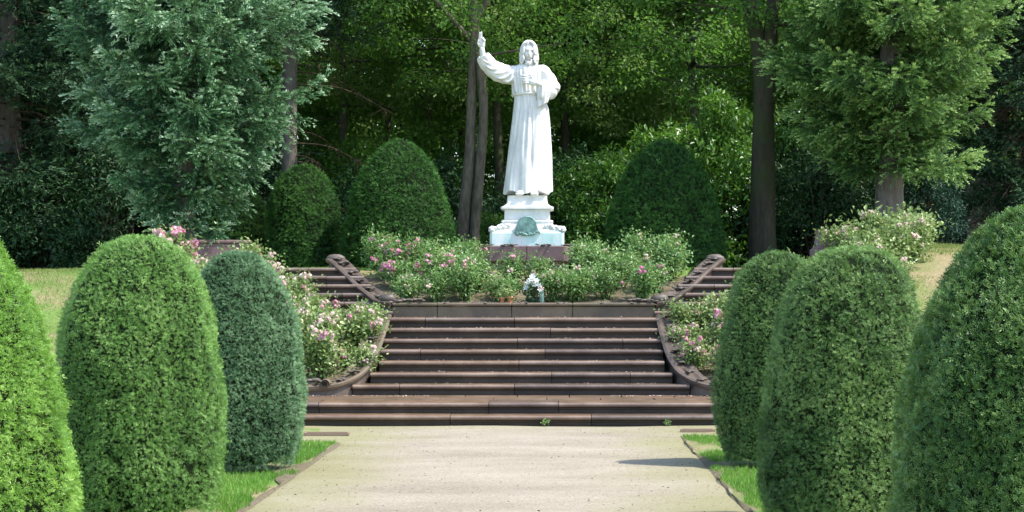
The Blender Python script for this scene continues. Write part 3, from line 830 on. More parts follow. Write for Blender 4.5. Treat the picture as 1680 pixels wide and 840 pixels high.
t = thing('glass_vase', 'small pale green glass vase beside the white lilies', 'vase', (-.165, 28.87, pz))
b = MB(); b.loft([[(q * math.cos(k), q * math.sin(k), z) for k in a] for q, z in ((.028, 0), (.034, .02), (.034, .12), (.03, .16), (.036, .17), (.03, .165), (.027, .15), (.03, .1), (.025, .02))]); b.build('vessel', M['glass'], t)
b = MB(); b.tube([(0, 0, .03), (.01, 0, .15), (.0, 0, .2)], .004, 5); b.build('stem', M['stem'], t)
o = bpy.data.objects.new('blossom', BL['rose_pale'][0]); COL.objects.link(o); o.parent = t; o.location = (0, 0, .21); o.scale = (.45,) * 3
for i, (x, s, lab) in enumerate(((-.755, .85, 'smaller terracotta pot of the pair on the planter edge, left of its neighbour'), (-.64, 1.0, 'larger orange terracotta pot on the planter edge, nearer the lilies'))):
    t = thing('flower_pot', lab, 'flower pot', (x, 28.9, pz), 0, 'terracotta pots on the planter')
    b = MB(); b.loft([[(q * s * math.cos(k), q * s * math.sin(k), z * s) for k in a] for q, z in ((.032, 0), (.043, .065), (.05, .067), (.05, .09), (.043, .09), (.038, .05))]); b.build('pot', M['terracotta'], t)
    b = MB(); c = r.normal(0, 1, (90, 3)) * np.array([.045, .045, .05]) + np.array([0, 0, .15]); b.leaves(c, r.normal(size=(90, 3)), r.normal(size=(90, 3)) + np.array([0, 0, 1.]), .04, .025, 0, r.random(90)); b.build('plant', M['rose_leaf'], t)

# ------------------------------------------------------------------ statue and pedestal
ST = np.array([-.437, 33.5, 0])
def octa(hx, hy, c): return [(-hx + c, -hy), (hx - c, -hy), (hx, -hy + c), (hx, hy - c), (hx - c, hy), (-hx + c, hy), (-hx, hy - c), (-hx, -hy + c)]
def stack(mb, levels, mat=0):
    """levels: (z, half width, half depth, chamfer)"""
    R = [[(x, y, z) for x, y in octa(hx, hy, c)] for z, hx, hy, c in levels]
    mb.loft(R, mat, True, .5, False)
pp = thing('statue_plinth', 'mauve red sandstone plinth with chamfered corners under the white pedestal', 'plinth', (ST[0], 33.5, 2.0))
b = MB()
for xa, xb in ((-.80, -.005), (.005, .80)):
    R = []
    for z, e in ((.2, -.02), (.22, 0), (.455, 0), (.47, -.015)):
        if xa < 0: ring = [(-.8 - e + .18, -.8 - e), (xb, -.8 - e), (xb, .8), (-.8 - e + .18, .8), (-.8 - e, .62), (-.8 - e, -.62)]
        else: ring = [(xa, -.8 - e), (.8 + e - .18, -.8 - e), (.8 + e, -.62), (.8 + e, .62), (.8 + e - .18, .8), (xa, .8)]
        R.append([(x, y, z) for x, y in ring])
    b.loft(R, 0, True, .5, False)
b.build('cap_slab', M['plinth'], pp)
b = MB(); stack(b, [(-.1, .72, .72, .16), (.198, .70, .70, .16)]); b.build('base_course', M['plinth'], pp)
for i, (x, y) in enumerate(((-.68, -.7), (-.3, -.78), (.3, -.78), (.68, -.7), (.75, -.45), (-.75, -.45))):
    put_leaf(pp, (x, y, .475), .2, .9, i)
pd = thing('statue_pedestal', 'tiered white marble pedestal with green copper stains, arched bronze plaque and carved garlands', 'pedestal', (ST[0], 33.5, 2.472))
b = MB(); stack(b, [(0, .63, .63, .04), (.215, .63, .63, .04), (.24, .61, .61, .04)]); b.build('stained_base', M['stained'], pd)
b = MB(); stack(b, [(.242, .58, .58, .05), (.27, .58, .58, .05), (.30, .5, .5, .03), (.36, .44, .44, .02), (.40, .425, .425, .02), (.41, .44, .44, .02), (.435, .44, .44, .02), (.445, .40, .40, .01)])
b.build('sloped_tier', M['marble'], pd)
b = MB(); stack(b, [(.447, .39, .39, .01), (.62, .385, .385, .01)]); b.build('die', M['marble'], pd)
b = MB(); stack(b, [(.622, .40, .40, .02), (.635, .45, .45, .03), (.665, .45, .45, .03), (.685, .40, .40, .02), (.72, .355, .355, .02), (.76, .345, .345, .02), (.86, .335, .335, .02)]); b.build('cornice', M['marble'], pd)
for sx_ in (-1, 1):
    gm = MB()
    for i in range(46):
        uu = r.uniform(0, 1); x = sx_ * (.30 + .32 * uu); z = .255 + .10 * (1 - uu) * r.uniform(.2, 1) + r.uniform(0, .05)
        y = -.60 + .10 * (1 - uu) + r.uniform(-.02, .03)
        q = r.uniform(.018, .038)
        gm.blob((x, y, z), (q * 1.3, q, q), n=8, m=6, amp=.35, seed=i)
    for i in range(26):
        x = sx_ * (.60 + r.uniform(-.02, .03)); q = r.uniform(.018, .036)
        gm.blob((x, r.uniform(-.6, .3), .26 + r.uniform(0, .07)), (q, q * 1.3, q), n=8, m=6, amp=.35, seed=i)
    gm.build('garland', M['marble'], pd)
# arched bronze plaque
b = MB(); aa = np.linspace(PI, 0, 17)
outl = [(-.235, .215), (-.20, .26), (-.175, .33)] + [(.165 * math.cos(q), .36 + .145 * math.sin(q)) for q in aa] + [(.175, .33), (.20, .26), (.235, .215)]
def plate(outl, y0, y1, infl):
    c = np.array([0, .34]); o1 = np.array(outl); o2 = c + (o1 - c) * infl
    return [[(p[0], y0, p[1]) for p in o1], [(p[0], y1, p[1]) for p in o1], [(p[0], y1 - .012, p[1]) for p in o2]]
b.loft(plate(outl, -.42, -.648, .93), 0, True, .5, False); b.build('plaque', M['bronze'], pd)
b = MB()
for i in range(24):
    x = r.uniform(-.17, .17); b.blob((x, -.655, .205 - .02 * abs(x) + r.uniform(-.02, .02)), (.03, .018, .018), n=8, m=6, amp=.3, seed=i)
b.build('bronze_leaf_spray', M['bronze'], pd)

# ---- the marble figure (local origin: top of the pedestal, facing -y)
sb = MB(); NR = 120
TH = np.linspace(0, 2 * PI, NR, endpoint=False)
def ringe(cx, cy, z, rx, ry, fold=None):
    rr = np.ones(NR) if fold is None else 1 + fold
    return np.stack([cx + rx * rr * np.cos(TH), cy + ry * rr * np.sin(TH), np.full(NR, z)], -1)
FR = np.exp(-((np.angle(np.exp(1j * (TH + PI / 2)))) / 1.2) ** 2)     # weight of the front
zs = np.linspace(.02, 1.74, 90); rings = []
for z in zs:
    cx = np.interp(z, [0, .61, 1.24, 1.5, 1.72], [0, .03, .052, .055, .02]); rx = np.interp(z, [0, .3, .61, 1.24, 1.5, 1.72], [.415, .39, .372, .325, .298, .245])
    ry = np.interp(z, [0, .61, 1.24, 1.72], [.36, .31, .27, .215])
    k = 1.35 * np.interp(z, [0, .4, 1.2, 1.74], [1.0, .85, .65, .5])
    ph = .25 * math.sin(z * 1.3)
    f1 = (.028 * np.sin(7 * TH + 3 * ph) + .022 * np.sin(11 * TH + 1.1 + 5 * ph) + .012 * np.sin(23 * TH + ph * 9)) * (1 + .5 * np.sin(2.3 * z + 2 * TH))
    # long hanging folds: sharp valleys below the belt front, and a sweeping fold to the lower left
    for (a0, wd, am, z0, z1, dr) in ((-1.75, .07, -.10, .75, 1.8, .05), (-1.52, .06, -.12, .55, 1.8, -.05), (-1.28, .07, -.08, .9, 1.8, .12), (-2.2, .09, -.10, .1, 1.7, .28), (-2.55, .08, -.09, .0, 1.2, .2), (-.9, .09, -.06, .2, 1.7, -.15), (-.5, .08, -.07, .0, 1.4, -.1)):
        ce = a0 + dr * (1.74 - z) * -1
        dd = np.angle(np.exp(1j * (TH - ce)))
        f1 = f1 + am * np.exp(-(dd / wd) ** 2) * smooth(z0 - .25, z0 + .15, z) * (1 - smooth(z1, z1 + .2, z)) * .9
    hem = .035 * np.sin(5 * TH + .8) * (z < .25) * (1 - z / .25)
    rings.append(ringe(cx, 0, z, rx, ry, f1 * k) + np.stack([0 * TH, 0 * TH, hem], -1))
sb.loft(rings)
# bodice, bloused over the belt
rings = []
for z in np.linspace(1.66, 2.26, 50):
    cx = np.interp(z, [1.66, 1.72, 2.0, 2.2], [.03, .02, .01, .008]); rx = np.interp(z, [1.66, 1.70, 1.74, 1.8, 2.0, 2.1, 2.17, 2.215, 2.26], [.2, .265, .285, .285, .295, .30, .285, .22, .11])
    ry = np.interp(z, [1.66, 1.70, 1.75, 1.8, 2.0, 2.1, 2.17, 2.22, 2.26], [.17, .225, .25, .245, .23, .22, .19, .15, .10])
    f1 = 0 * TH
    for (a0, wd, am, dr) in ((-2.05, .06, -.09, .25), (-1.85, .05, -.08, .15), (-1.62, .05, -.07, .02), (-1.36, .05, -.08, -.12), (-2.3, .06, -.07, .3), (-1.1, .06, -.07, -.25), (-.8, .07, -.05, -.3)):
        dd = np.angle(np.exp(1j * (TH - (a0 - dr * (z - 1.7))))); f1 = f1 + am * np.exp(-(dd / wd) ** 2)
    f1 = f1 + .02 * np.sin(15 * TH + 4 * z)
    f1 = f1 * (1 - smooth(2.1, 2.22, z)) * 1.4
    rings.append(ringe(cx, -.0, z + 0, rx, ry, f1) + np.stack([0 * TH, 0 * TH, .02 * np.sin(7 * TH) * (z < 1.76)], -1))
sb.loft(rings)
# cord belt
q = np.linspace(0, 2 * PI, 40); sb.tube(np.stack([.02 + .255 * np.cos(q), .225 * np.sin(q), 1.715 + .008 * np.sin(3 * q)], -1), .018, 8)
# cowl neckline
q = np.linspace(0, 2 * PI, 50)
for (rr_, zc, dz, tr) in ((.125, 2.16, .075, .03), (.15, 2.125, .085, .024)):
    sb.tube(np.stack([.012 + rr_ * np.cos(q), -.05 + rr_ * 1.05 * np.sin(q), zc + dz * np.sin(q)], -1), tr, 8)
def sleeve(P, R, ell=None, folds=9, amp=.05, seed=1, hollow=False):
    P = catmull(P, 7); u0 = np.linspace(0, 1, len(R)); u = np.linspace(0, 1, len(P)); rr = np.interp(u, u0, R)
    T = nrm(np.gradient(P, axis=0)); y = np.array([0, 1., 0]); sd1 = nrm(np.cross(T, y)); sd2 = np.cross(sd1, T)
    n_ = 64; a_ = np.linspace(0, 2 * PI, n_, endpoint=False)
    f = 1 + amp * np.sin(folds * u[:, None] * 2.3 + 2.0 * np.sin(a_)[None] + seed) + .03 * np.sin(7 * a_ + seed)[None] + .025 * np.sin(13 * u[:, None] * 3 + 3 * np.cos(a_)[None])
    sq = np.ones(len(P)) if ell is None else np.interp(u, np.linspace(0, 1, len(ell)), ell)
    Rg = P[:, None] + rr[:, None, None] * f[..., None] * (np.cos(a_)[None, :, None] * sd1[:, None] + sq[:, None, None] * np.sin(a_)[None, :, None] * sd2[:, None])
    if hollow:      # open cuff: the surface turns in and runs back up inside
        c_ = P[-1]; Rg = list(Rg) + [c_ + (Rg[-1] - c_) * .8, P[-4] + (Rg[-4] - P[-4]) * .74, P[-8] + (Rg[-8] - P[-8]) * .6]
    sb.loft(Rg)
# raised right arm: wide sleeve with a low hanging belly
sleeve([(-.14, 0, 2.07), (-.28, -.01, 2.055), (-.42, -.03, 2.08), (-.54, -.06, 2.125), (-.635, -.09, 2.195), (-.715, -.13, 2.29), (-.765, -.16, 2.38)], [.145, .168, .164, .158, .15, .134, .108], [.9, .85, .7, .62, .6, .62, .7], 6, .035, 2, hollow=True)
for (p0, p1, p2, rr_) in (((-.28, -.12, 2.17), (-.43, -.14, 2.08), (-.60, -.15, 2.07), .026), ((-.27, -.15, 2.09), (-.40, -.15, 1.99), (-.54, -.13, 1.99), .024), ((-.24, -.16, 2.02), (-.32, -.14, 1.93), (-.42, -.1, 1.94), .024), ((-.45, -.13, 2.18), (-.60, -.17, 2.14), (-.72, -.2, 2.2), .022), ((-.58, -.15, 2.30), (-.66, -.19, 2.24), (-.76, -.22, 2.29), .018)):
    C_ = catmull([p0, p1, p2], 8); sb.tube(C_, rr_ * np.sin(np.linspace(.25, PI - .25, len(C_))), 10)
# forearm and wrist
sb.tube(catmull([(-.72, -.13, 2.2), (-.755, -.17, 2.34), (-.772, -.19, 2.44), (-.775, -.195, 2.50)], 5), np.linspace(.062, .042, 16), 14)
def finger(pts, r0, r1):
    P = catmull(pts, 5); sb.tube(P, np.linspace(r0, r1, len(P)), 10); sb.blob(P[-1], (r1, r1, r1 * 1.1), n=10, m=8)
# raised hand, palm forward; two fingers up, two folded
hx, hy, hz = -.778, -.20, 2.50
sb.blob((hx, hy, hz + .065), (.058, .034, .085), n=18, m=12)
finger([(hx - .035, hy, hz + .12), (hx - .038, hy - .008, hz + .19), (hx - .036, hy - .02, hz + .255)], .0185, .0135)
finger([(hx - .008, hy, hz + .13), (hx - .008, hy - .01, hz + .20), (hx - .006, hy - .022, hz + .268)], .0185, .0135)
finger([(hx + .02, hy, hz + .12), (hx + .024, hy - .035, hz + .165), (hx + .024, hy - .065, hz + .14)], .018, .014)
finger([(hx + .044, hy, hz + .10), (hx + .05, hy - .03, hz + .135), (hx + .048, hy - .055, hz + .11)], .016, .012)
finger([(hx - .045, hy - .01, hz + .03), (hx - .068, hy - .04, hz + .075), (hx - .055, hy - .055, hz + .125)], .019, .014)
# left arm: upper sleeve to elbow, forearm across the body, hand on chest
sleeve([(.18, 0, 2.12), (.28, -.01, 2.08), (.36, -.03, 1.97), (.425, -.05, 1.86), (.43, -.09, 1.77)], [.13, .135, .13, .132, .12], None, 8, .06, 5)
sleeve([(.45, -.04, 1.72), (.40, -.13, 1.75), (.33, -.22, 1.77), (.25, -.275, 1.775), (.225, -.285, 1.78)], [.09, .15, .17, .175, .17], [.8, .62, .45, .36, .34], 8, .05, 7)
sb.tube(catmull([(.42, -.10, 1.80), (.30, -.23, 1.845), (.20, -.30, 1.875), (.14, -.315, 1.895)], 5), np.linspace(.07, .042, 16), 14)
# hanging cuff of the left sleeve
q = np.linspace(0, 1, 14)
Rg = []
for t_ in q:
    z = 1.84 - .33 * t_; w_ = .115 - .03 * t_
    n_ = 48; a_ = np.linspace(0, 2 * PI, n_, endpoint=False)
    f = 1 + .16 * np.sin(5 * a_ + .5 + t_)
    Rg.append(np.stack([.27 - .01 * t_ + w_ * f * np.cos(a_), -.265 + .02 * t_ + .055 * f * np.sin(a_), z + .05 * np.cos(a_) * (t_ > .8)], -1))
sb.loft(Rg)
cxh, cyh, czh = .085, -.325, 1.905
sb.blob((cxh, cyh, czh), (.10, .036, .066), n=18, m=12, rot=Matrix.Rotation(.35, 3, 'Y'))
for i, (dz, ln) in enumerate(((.066, .145), (.026, .16), (-.014, .15), (-.052, .12))):
    finger([(cxh - .05, cyh - .005, czh + .02 + dz * .8), (cxh - .05 - ln * .5, cyh - .022, czh + .035 + dz), (cxh - .05 - ln, cyh + .005, czh + .04 + dz * 1.05)], .0195, .014)
finger([(cxh + .01, cyh - .01, czh + .05), (cxh - .02, cyh - .02, czh + .1), (cxh - .045, cyh - .01, czh + .135)], .018, .014)
# neck, head
hc = np.array([.026, -.045, 2.435])
sb.tube([(.012, 0, 2.15), (.018, -.012, 2.25), (.024, -.03, 2.34)], [.1, .082, .078], 18)
m_, n_ = 60, 80
th = np.linspace(0, PI, m_ + 1)[1:-1]; ph = np.linspace(0, 2 * PI, n_, endpoint=False)
D3 = np.stack([np.sin(th)[:, None] * np.cos(ph), np.sin(th)[:, None] * np.sin(ph), np.cos(th)[:, None] * np.ones(n_)], -1)
Q = D3 * np.array([.122, .150, .195])
fx, fy, fz = Q[..., 0], Q[..., 1], Q[..., 2]
front = smooth(0.02, .09, -fy)
jaw = 1 - .26 * smooth(-.03, -.19, fz); fx = fx * jaw
G = lambda cx, cz, sx, sz: np.exp(-((fx - cx) / sx) ** 2 - ((fz - cz) / sz) ** 2)
dy = 0
nose = np.exp(-(fx / np.interp(fz, [-.045, .04], [.026, .014])) ** 2) * smooth(.055, -.035, fz) * smooth(-.062, -.042, fz)
dy = dy - .042 * nose
for s in (-1, 1):
    dy = dy + .03 * G(s * .047, .018, .03, .022)            # eye sockets
    dy = dy - .012 * G(s * .047, .016, .017, .010)          # eyeballs
    dy = dy - .012 * G(s * .045, .052, .04, .012)           # brows
    dy = dy - .008 * G(s * .068, -.03, .03, .03)            # cheekbones
    dy = dy + .010 * G(s * .07, -.085, .022, .03)
    dy = dy - .012 * G(s * .022, -.048, .012, .010)         # nostrils
dy = dy - .012 * G(0, -.083, .03, .008) - .013 * G(0, -.103, .026, .009) + .012 * G(0, -.093, .036, .005)
fy = fy + dy * front
Q = np.stack([fx, fy, fz], -1) @ np.array(Matrix.Rotation(rad(5), 3, 'X')).T @ np.array(Matrix.Rotation(rad(4), 3, 'Z')).T
sb.loft(Q + hc)
# feet under the hem
for x in (-.13, .12):
    sb.blob((x, -.26, .0), (.075, .17, .055), n=16, m=10)
    for j in range(5): sb.blob((x - .05 + j * .025, -.41 + .008 * abs(j - 1), -.015), (.014, .03, .016), n=8, m=6)
figure = thing('marble_statue', 'white marble statue of a bearded robed man with one arm raised, standing on the pedestal', 'statue', (ST[0], 33.5, 3.372))
body = sb.build('body', M['marble'], figure)
md = body.modifiers.new('remesh', 'REMESH'); md.mode = 'VOXEL'; md.voxel_size = .0085; md.use_smooth_shade = True
bpy.context.view_layer.update()
dg = bpy.context.evaluated_depsgraph_get()
me = bpy.data.meshes.new_from_object(body.evaluated_get(dg)); body.modifiers.clear(); body.data = me; me.name = 'body'
me.polygons.foreach_set('use_smooth', np.ones(len(me.polygons), bool))
if not me.materials: me.materials.append(M['marble'])
# robe base stone the figure stands on
b = MB(); stack(b, [(-.06, .33, .33, .03), (-.035, .34, .36, .04)]); b.build('foot_slab', M['marble'], figure)
# hair: parted in the middle, falling in waves to the shoulders
hb = MB(); hr = np.random.default_rng(9)
def lock(a, r0, zend, sd_):
    pts = []
    for t_ in np.linspace(0, 1, 9):
        th_ = .15 + 1.45 * min(1, t_ * 1.9)
        if t_ < .53:
            p = np.array([math.sin(th_) * math.cos(a) * .138, math.sin(th_) * math.sin(a) * .165, math.cos(th_) * .21])
        else:
            u_ = (t_ - .53) / .47
            p = np.array([math.cos(a) * (.145 + .012 * math.sin(u_ * 7 + sd_)), math.sin(a) * .165 + .015 * math.sin(u_ * 6), .0 - u_ * zend])
        pts.append(p + hc)
    hb.tube(catmull(pts, 3), np.concatenate([np.linspace(r0 * .7, r0, 14), np.linspace(r0, r0 * .55, 11)]), 8)
for i, a_ in enumerate(np.concatenate([np.linspace(-.85, PI + .85, 26)])):
    lock(a_, .024, .19 + .03 * math.sin(i * 1.7), i)
for s in (-1, 1):
    for k in range(5):
        x0 = s * (.012 + .004 * k); P = [(x0, -.115 + .03 * k, .185 + .006 * k), (s * (.055 + .004 * k), -.128 + .03 * k, .155), (s * (.10 + .004 * k), -.10 + .028 * k, .095), (s * (.125 + .003 * k), -.065 + .02 * k, .0), (s * (.14 + .002 * k), -.04 + .015 * k, -.1), (s * (.135 + .01 * (k % 2)), -.03, -.2)]
        hb.tube(catmull(np.array(P) + hc, 5), np.concatenate([np.linspace(.016, .023, 13), np.linspace(.023, .014, 13)]), 8)
hb.build('hair', M['marble'], figure)
bb = MB()
for i in range(46):
    a_ = hr.uniform(-1.35, 1.35); w_ = hr.uniform(0, 1)
    x = math.sin(a_) * .088 * (1 - .2 * w_); y = -math.cos(a_) * .105 - .025; z = -.10 - .06 * w_ - .03 * math.cos(a_)
    e_ = np.array([x * .55, y - .012, z - .06])
    bb.tube(catmull(np.array([(x, y, z), ((x + e_[0]) / 2 + hr.uniform(-.01, .01), (y + e_[1]) / 2 - .008, (z + e_[2]) / 2), e_]) + hc, 4), np.array([.012, .016, .018, .017, .015, .013, .010, .008, .005]), 7)
for s in (-1, 1):
    bb.tube(catmull(np.array([(s * .006, -.163, -.072), (s * .03, -.158, -.078), (s * .055, -.138, -.10)]) + hc, 4), np.linspace(.011, .005, 9), 7)
bb.build('beard', M['marble'], figure)


# ------------------------------------------------------------------ trees
def limb(mb, P, r0, r1, n=10, seed=0, wob=.08, sub=6):
    C = catmull(P, sub); t = np.linspace(0, 1, len(C))
    mb.tube(C, r0 + (r1 - r0) * t ** .8, n, wob=wob, seed=seed)
    return C

def place(mesh_parts, name, label, loc, rz=0, sc_=1.0, group=None, cat='tree'):
    t = thing(name, label, cat, loc, rz, group)
    t.scale = (sc_,) * 3 if not isinstance(sc_, tuple) else sc_
    for nm, me in mesh_parts:
        o = bpy.data.objects.new(nm, me); COL.objects.link(o); o.parent = t
    return t

def spruce(seed, H, z0, Lmax, r_base, mat, tw=1.0, whorl=.36, per=6, dead=0.0, needle=.07, low=.55, nw=.017):
    """whorled branches that droop and lift again at the tip, hung with needled twigs"""
    r = np.random.default_rng(seed); trunk, crown = MB(), MB()
    zz_ = np.linspace(-.15, H, 24)
    rr_ = r_base * (1 - zz_ / H * .97).clip(.03) ** .9; rr_[0] *= 1.35; rr_[1] *= 1.08
    P = np.stack([.06 * np.sin(zz_ * .5 + seed), .05 * np.cos(zz_ * .43), zz_], -1)
    trunk.tube(P, rr_, 14, wob=.06, seed=seed)
    bp, bd, bl, bt = [], [], [], []
    z = z0
    while z < H - .4:
        f = (z - z0) / (H - z0)
        Lb = Lmax * (low + (1 - low) * smooth(0, .22, f)) * (1 - smooth(.25, 1.05, f) * .96)
        nb = per if f < .5 else per - 1
        inner = 6 if dead == 0 else 0
        a0 = r.uniform(0, 6.28)
        for b_ in range(nb + inner):
            a = a0 + 2 * PI * b_ / nb + r.uniform(-.35, .35)
            Lq = max(.25, Lb * (r.uniform(.62, 1.18) if b_ < nb else r.uniform(.25, .5))); zb = z + r.uniform(-.16, .16) + (0 if b_ < nb else r.uniform(-.25, .25))
            t = np.linspace(0, 1, 12); drop = r.uniform(.3, .62)
            rad_ = Lq * t; dz = Lq * (.10 * t - drop * t ** 1.6 + (drop * .95) * t ** 3.2)
            sway = .08 * Lq * np.sin(t * 3 + b_)
            C = np.stack([np.cos(a) * rad_ - np.sin(a) * sway, np.sin(a) * rad_ + np.cos(a) * sway, zb + dz], -1)
            trunk.tube(C, np.linspace(.018 * Lq / 2 + .008, .004, 12), 5, 1)
            # side branches, longest in the middle of the branch, tips lifted
            segs = [(C[4:], .5)]
            ns = max(4, int(Lq / .125)); tanC = nrm(np.gradient(C, axis=0))
            for q_ in range(ns):
                s0 = .12 + .8 * (q_ + r.uniform(0, .8)) / ns
                p0 = np.array([np.interp(s0, t, C[:, k_]) for k_ in range(3)]); tg = tanC[min(11, int(s0 * 11))]
                sv = nrm(np.cross(tg, [0, 0, 1.])) * (1 if q_ % 2 else -1)
                ls = Lq * r.uniform(.24, .48) * (1.15 - s0) ** .6; u_ = np.linspace(0, 1, 6)
                dv = nrm(tg * .75 + sv * r.uniform(.45, .9))
                sg_ = p0 + dv * (ls * u_)[:, None] + np.array([0, 0, 1.]) * (ls * (r.uniform(-.8, -.1) * u_ ** 1.2 + .6 * u_ ** 3 * r.uniform(.2, 1.4)))[:, None]
                segs.append((sg_, ls))
            cb = r.normal(0, .07)
            for sg_, ls in segs:
                ln_ = np.linalg.norm(np.diff(sg_, axis=0), axis=1).sum(); n = max(4, int(ln_ / (.062 if dead == 0 else .052) * tw))
                s = r.random(n) ** .8; us = np.linspace(0, 1, len(sg_))
                pos = np.stack([np.interp(s, us, sg_[:, k_]) for k_ in range(3)], -1)
                gt = nrm(np.gradient(sg_, axis=0)); tan = nrm(np.stack([np.interp(s, us, gt[:, k_]) for k_ in range(3)], -1))
                sd_ = nrm(np.cross(tan, [0, 0, 1.])); sg2 = r.choice([-1, 1], n)[:, None]
                d = tan * .75 + sd_ * sg2 * r.uniform(.1, .9, (n, 1)) + np.array([0, 0, -1.]) * (r.uniform(-.45, 1.0, (n, 1)) * (1 - .6 * s[:, None]))
                bp.append(pos); bd.append(nrm(d)); bl.append(r.uniform(.16, .36, n) * (1.15 - .35 * s)); bt.append(.16 + .42 * s * s + .22 * (np.linalg.norm(pos[:, :2], axis=1) / max(Lq, .5)) ** 3 + 1.2 * cb + r.normal(0, .06, n))  # tint rises to the tips: pale new growth, with light contrast painted in
        z += whorl * (1 - .35 * f) * r.uniform(.8, 1.2)
    bp = np.concatenate(bp); bd = np.concatenate(bd); bl = np.concatenate(bl); bt = np.concatenate(bt)
    cnt = np.maximum(4, (bl / (.0095 if dead == 0 else .016)).astype(int)); j = np.repeat(np.arange(len(bp)), cnt); s = r.random(len(j))
    p = bp[j] + bd[j] * (bl[j] * s)[:, None]; p[:, 2] -= .55 * (bl[j] * s) ** 1.6
    rn = r.normal(size=(len(j), 3)); rn = nrm(rn - bd[j] * (rn * bd[j]).sum(1, keepdims=True))
    rn[:, 2] = rn[:, 2] * .6 + .2
    d = bd[j] * 1.15 + rn * .5
    p = p + rn * .012
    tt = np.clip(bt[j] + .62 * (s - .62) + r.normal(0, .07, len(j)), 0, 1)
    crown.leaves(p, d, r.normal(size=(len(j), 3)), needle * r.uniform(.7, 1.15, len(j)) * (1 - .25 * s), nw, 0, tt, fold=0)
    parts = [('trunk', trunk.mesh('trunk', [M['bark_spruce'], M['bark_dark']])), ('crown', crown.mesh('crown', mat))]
    if dead:
        b = MB(); 
        for q in range(int(90 * dead)):
            a = r.uniform(0, 6.28); z = r.uniform(z0 * .3, z0 + 3.2); Lq = r.uniform(.8, 2.4)
            C = catmull([(0, 0, z), (math.cos(a) * Lq * .5, math.sin(a) * Lq * .5, z - .05 * Lq), (math.cos(a) * Lq, math.sin(a) * Lq, z - .3 * Lq)], 4)
            b.tube(C, np.linspace(.018, .004, len(C)), 4)
            for w in range(14):
                s = r.uniform(.3, 1); p0 = C[int(s * (len(C) - 1))]; e = p0 + r.normal(0, .16, 3) + np.array([0, 0, -.12])
                b.tube([p0, (p0 + e) / 2 + r.normal(0, .03, 3), e], [.006, .005, .003], 3)
        parts.append(('dead_twigs', b.mesh('dead_twigs', M['dead_twig'])))
    return parts

def crown_leaves(cl, r, nper, size, seed, mat_mb, spread, droop=0.0, asp=.55, flat=.75):
    """leaf clumps: cl (k,4) centre + radius"""
    cl = np.asarray(cl, float)
    cnt = np.maximum(8, (nper * (cl[:, 3] / spread) ** 2).astype(int)); j = np.repeat(np.arange(len(cl)), cnt); n = len(j)
    v = nrm(r.normal(size=(n, 3))) * (r.random(n) ** .45)[:, None] * np.array([1, 1, .55]) * cl[j, 3][:, None]
    v[:, 2] -= .25 * (v[:, 0] ** 2 + v[:, 1] ** 2) / cl[j, 3]
    p = cl[j, :3] + v
    out = nrm(v + 1e-4)
    d = nrm(out * .7 + r.normal(0, .6, (n, 3)) + np.array([0, 0, -.25 - droop])); nv = nrm(np.array([0, 0, flat]) + r.normal(0, .5, (n, 3)) + out * .4)
    clt = r.normal(0, .11, len(cl))
    t = np.clip(.42 + clt[j] + r.normal(0, .17, n) + .1 * vnoise(p * 1.2, seed), 0, 1)
    L_ = size * r.uniform(.7, 1.25, n)
    mat_mb.leaves(p, d, nv, L_, L_ * asp, 0, t)

def broadleaf(seed, trunks, H, z0, R, ncl, nper, leaf, lmat, bark, clr=(.35, .75), shape=1.0, limbs=11, off=(0, 0), droop=0.0):
    """trunks: list of (points, r0, r1); crown of leaf clumps hung on limbs"""
    r = np.random.default_rng(seed); tb, cb = MB(), MB(); paths = []
    for i, (P, a, b) in enumerate(trunks): paths.append(limb(tb, P, a, b, 14, seed + i, .07))
    cl = []
    main = np.concatenate(paths); main = main[main[:, 2] > z0 * .75]
    for i in range(ncl):
        u = r.random(); z = z0 + (H - z0) * u
        Rz = R * np.interp(u, [0, .15, .5, .85, 1], [.65, .95, 1, .7, .25])
        a = r.uniform(0, 2 * PI); q = Rz * r.uniform(.15, 1) ** .6
        cl.append((off[0] + q * math.cos(a), off[1] + q * math.sin(a), z + r.normal(0, .15), r.uniform(*clr)))
    cl = np.array(cl)
    order = r.permutation(len(cl))
    for i in order[:limbs * 4]:
        c = cl[i, :3]; m_ = main[main[:, 2] < c[2] + .2]
        if not len(m_): m_ = main
        b = m_[np.argmin(np.linalg.norm((m_ - c) * np.array([1, 1, 1.4]), axis=1))]
        mid = (b + c) / 2 + np.array([0, 0, .06 * np.linalg.norm(c - b)]) + r.normal(0, .12, 3)
        big = .035 if i in order[:limbs] else .018
        limb(tb, [b, mid, c], big * (1 + np.linalg.norm(c - b) * .35), .008, 6, seed + i, .1, 4)
    crown_leaves(cl, r, nper, leaf, seed, cb, clr[1], droop)
    return [('trunk', tb.mesh('trunk', bark)), ('crown', cb.mesh('crown', lmat))]

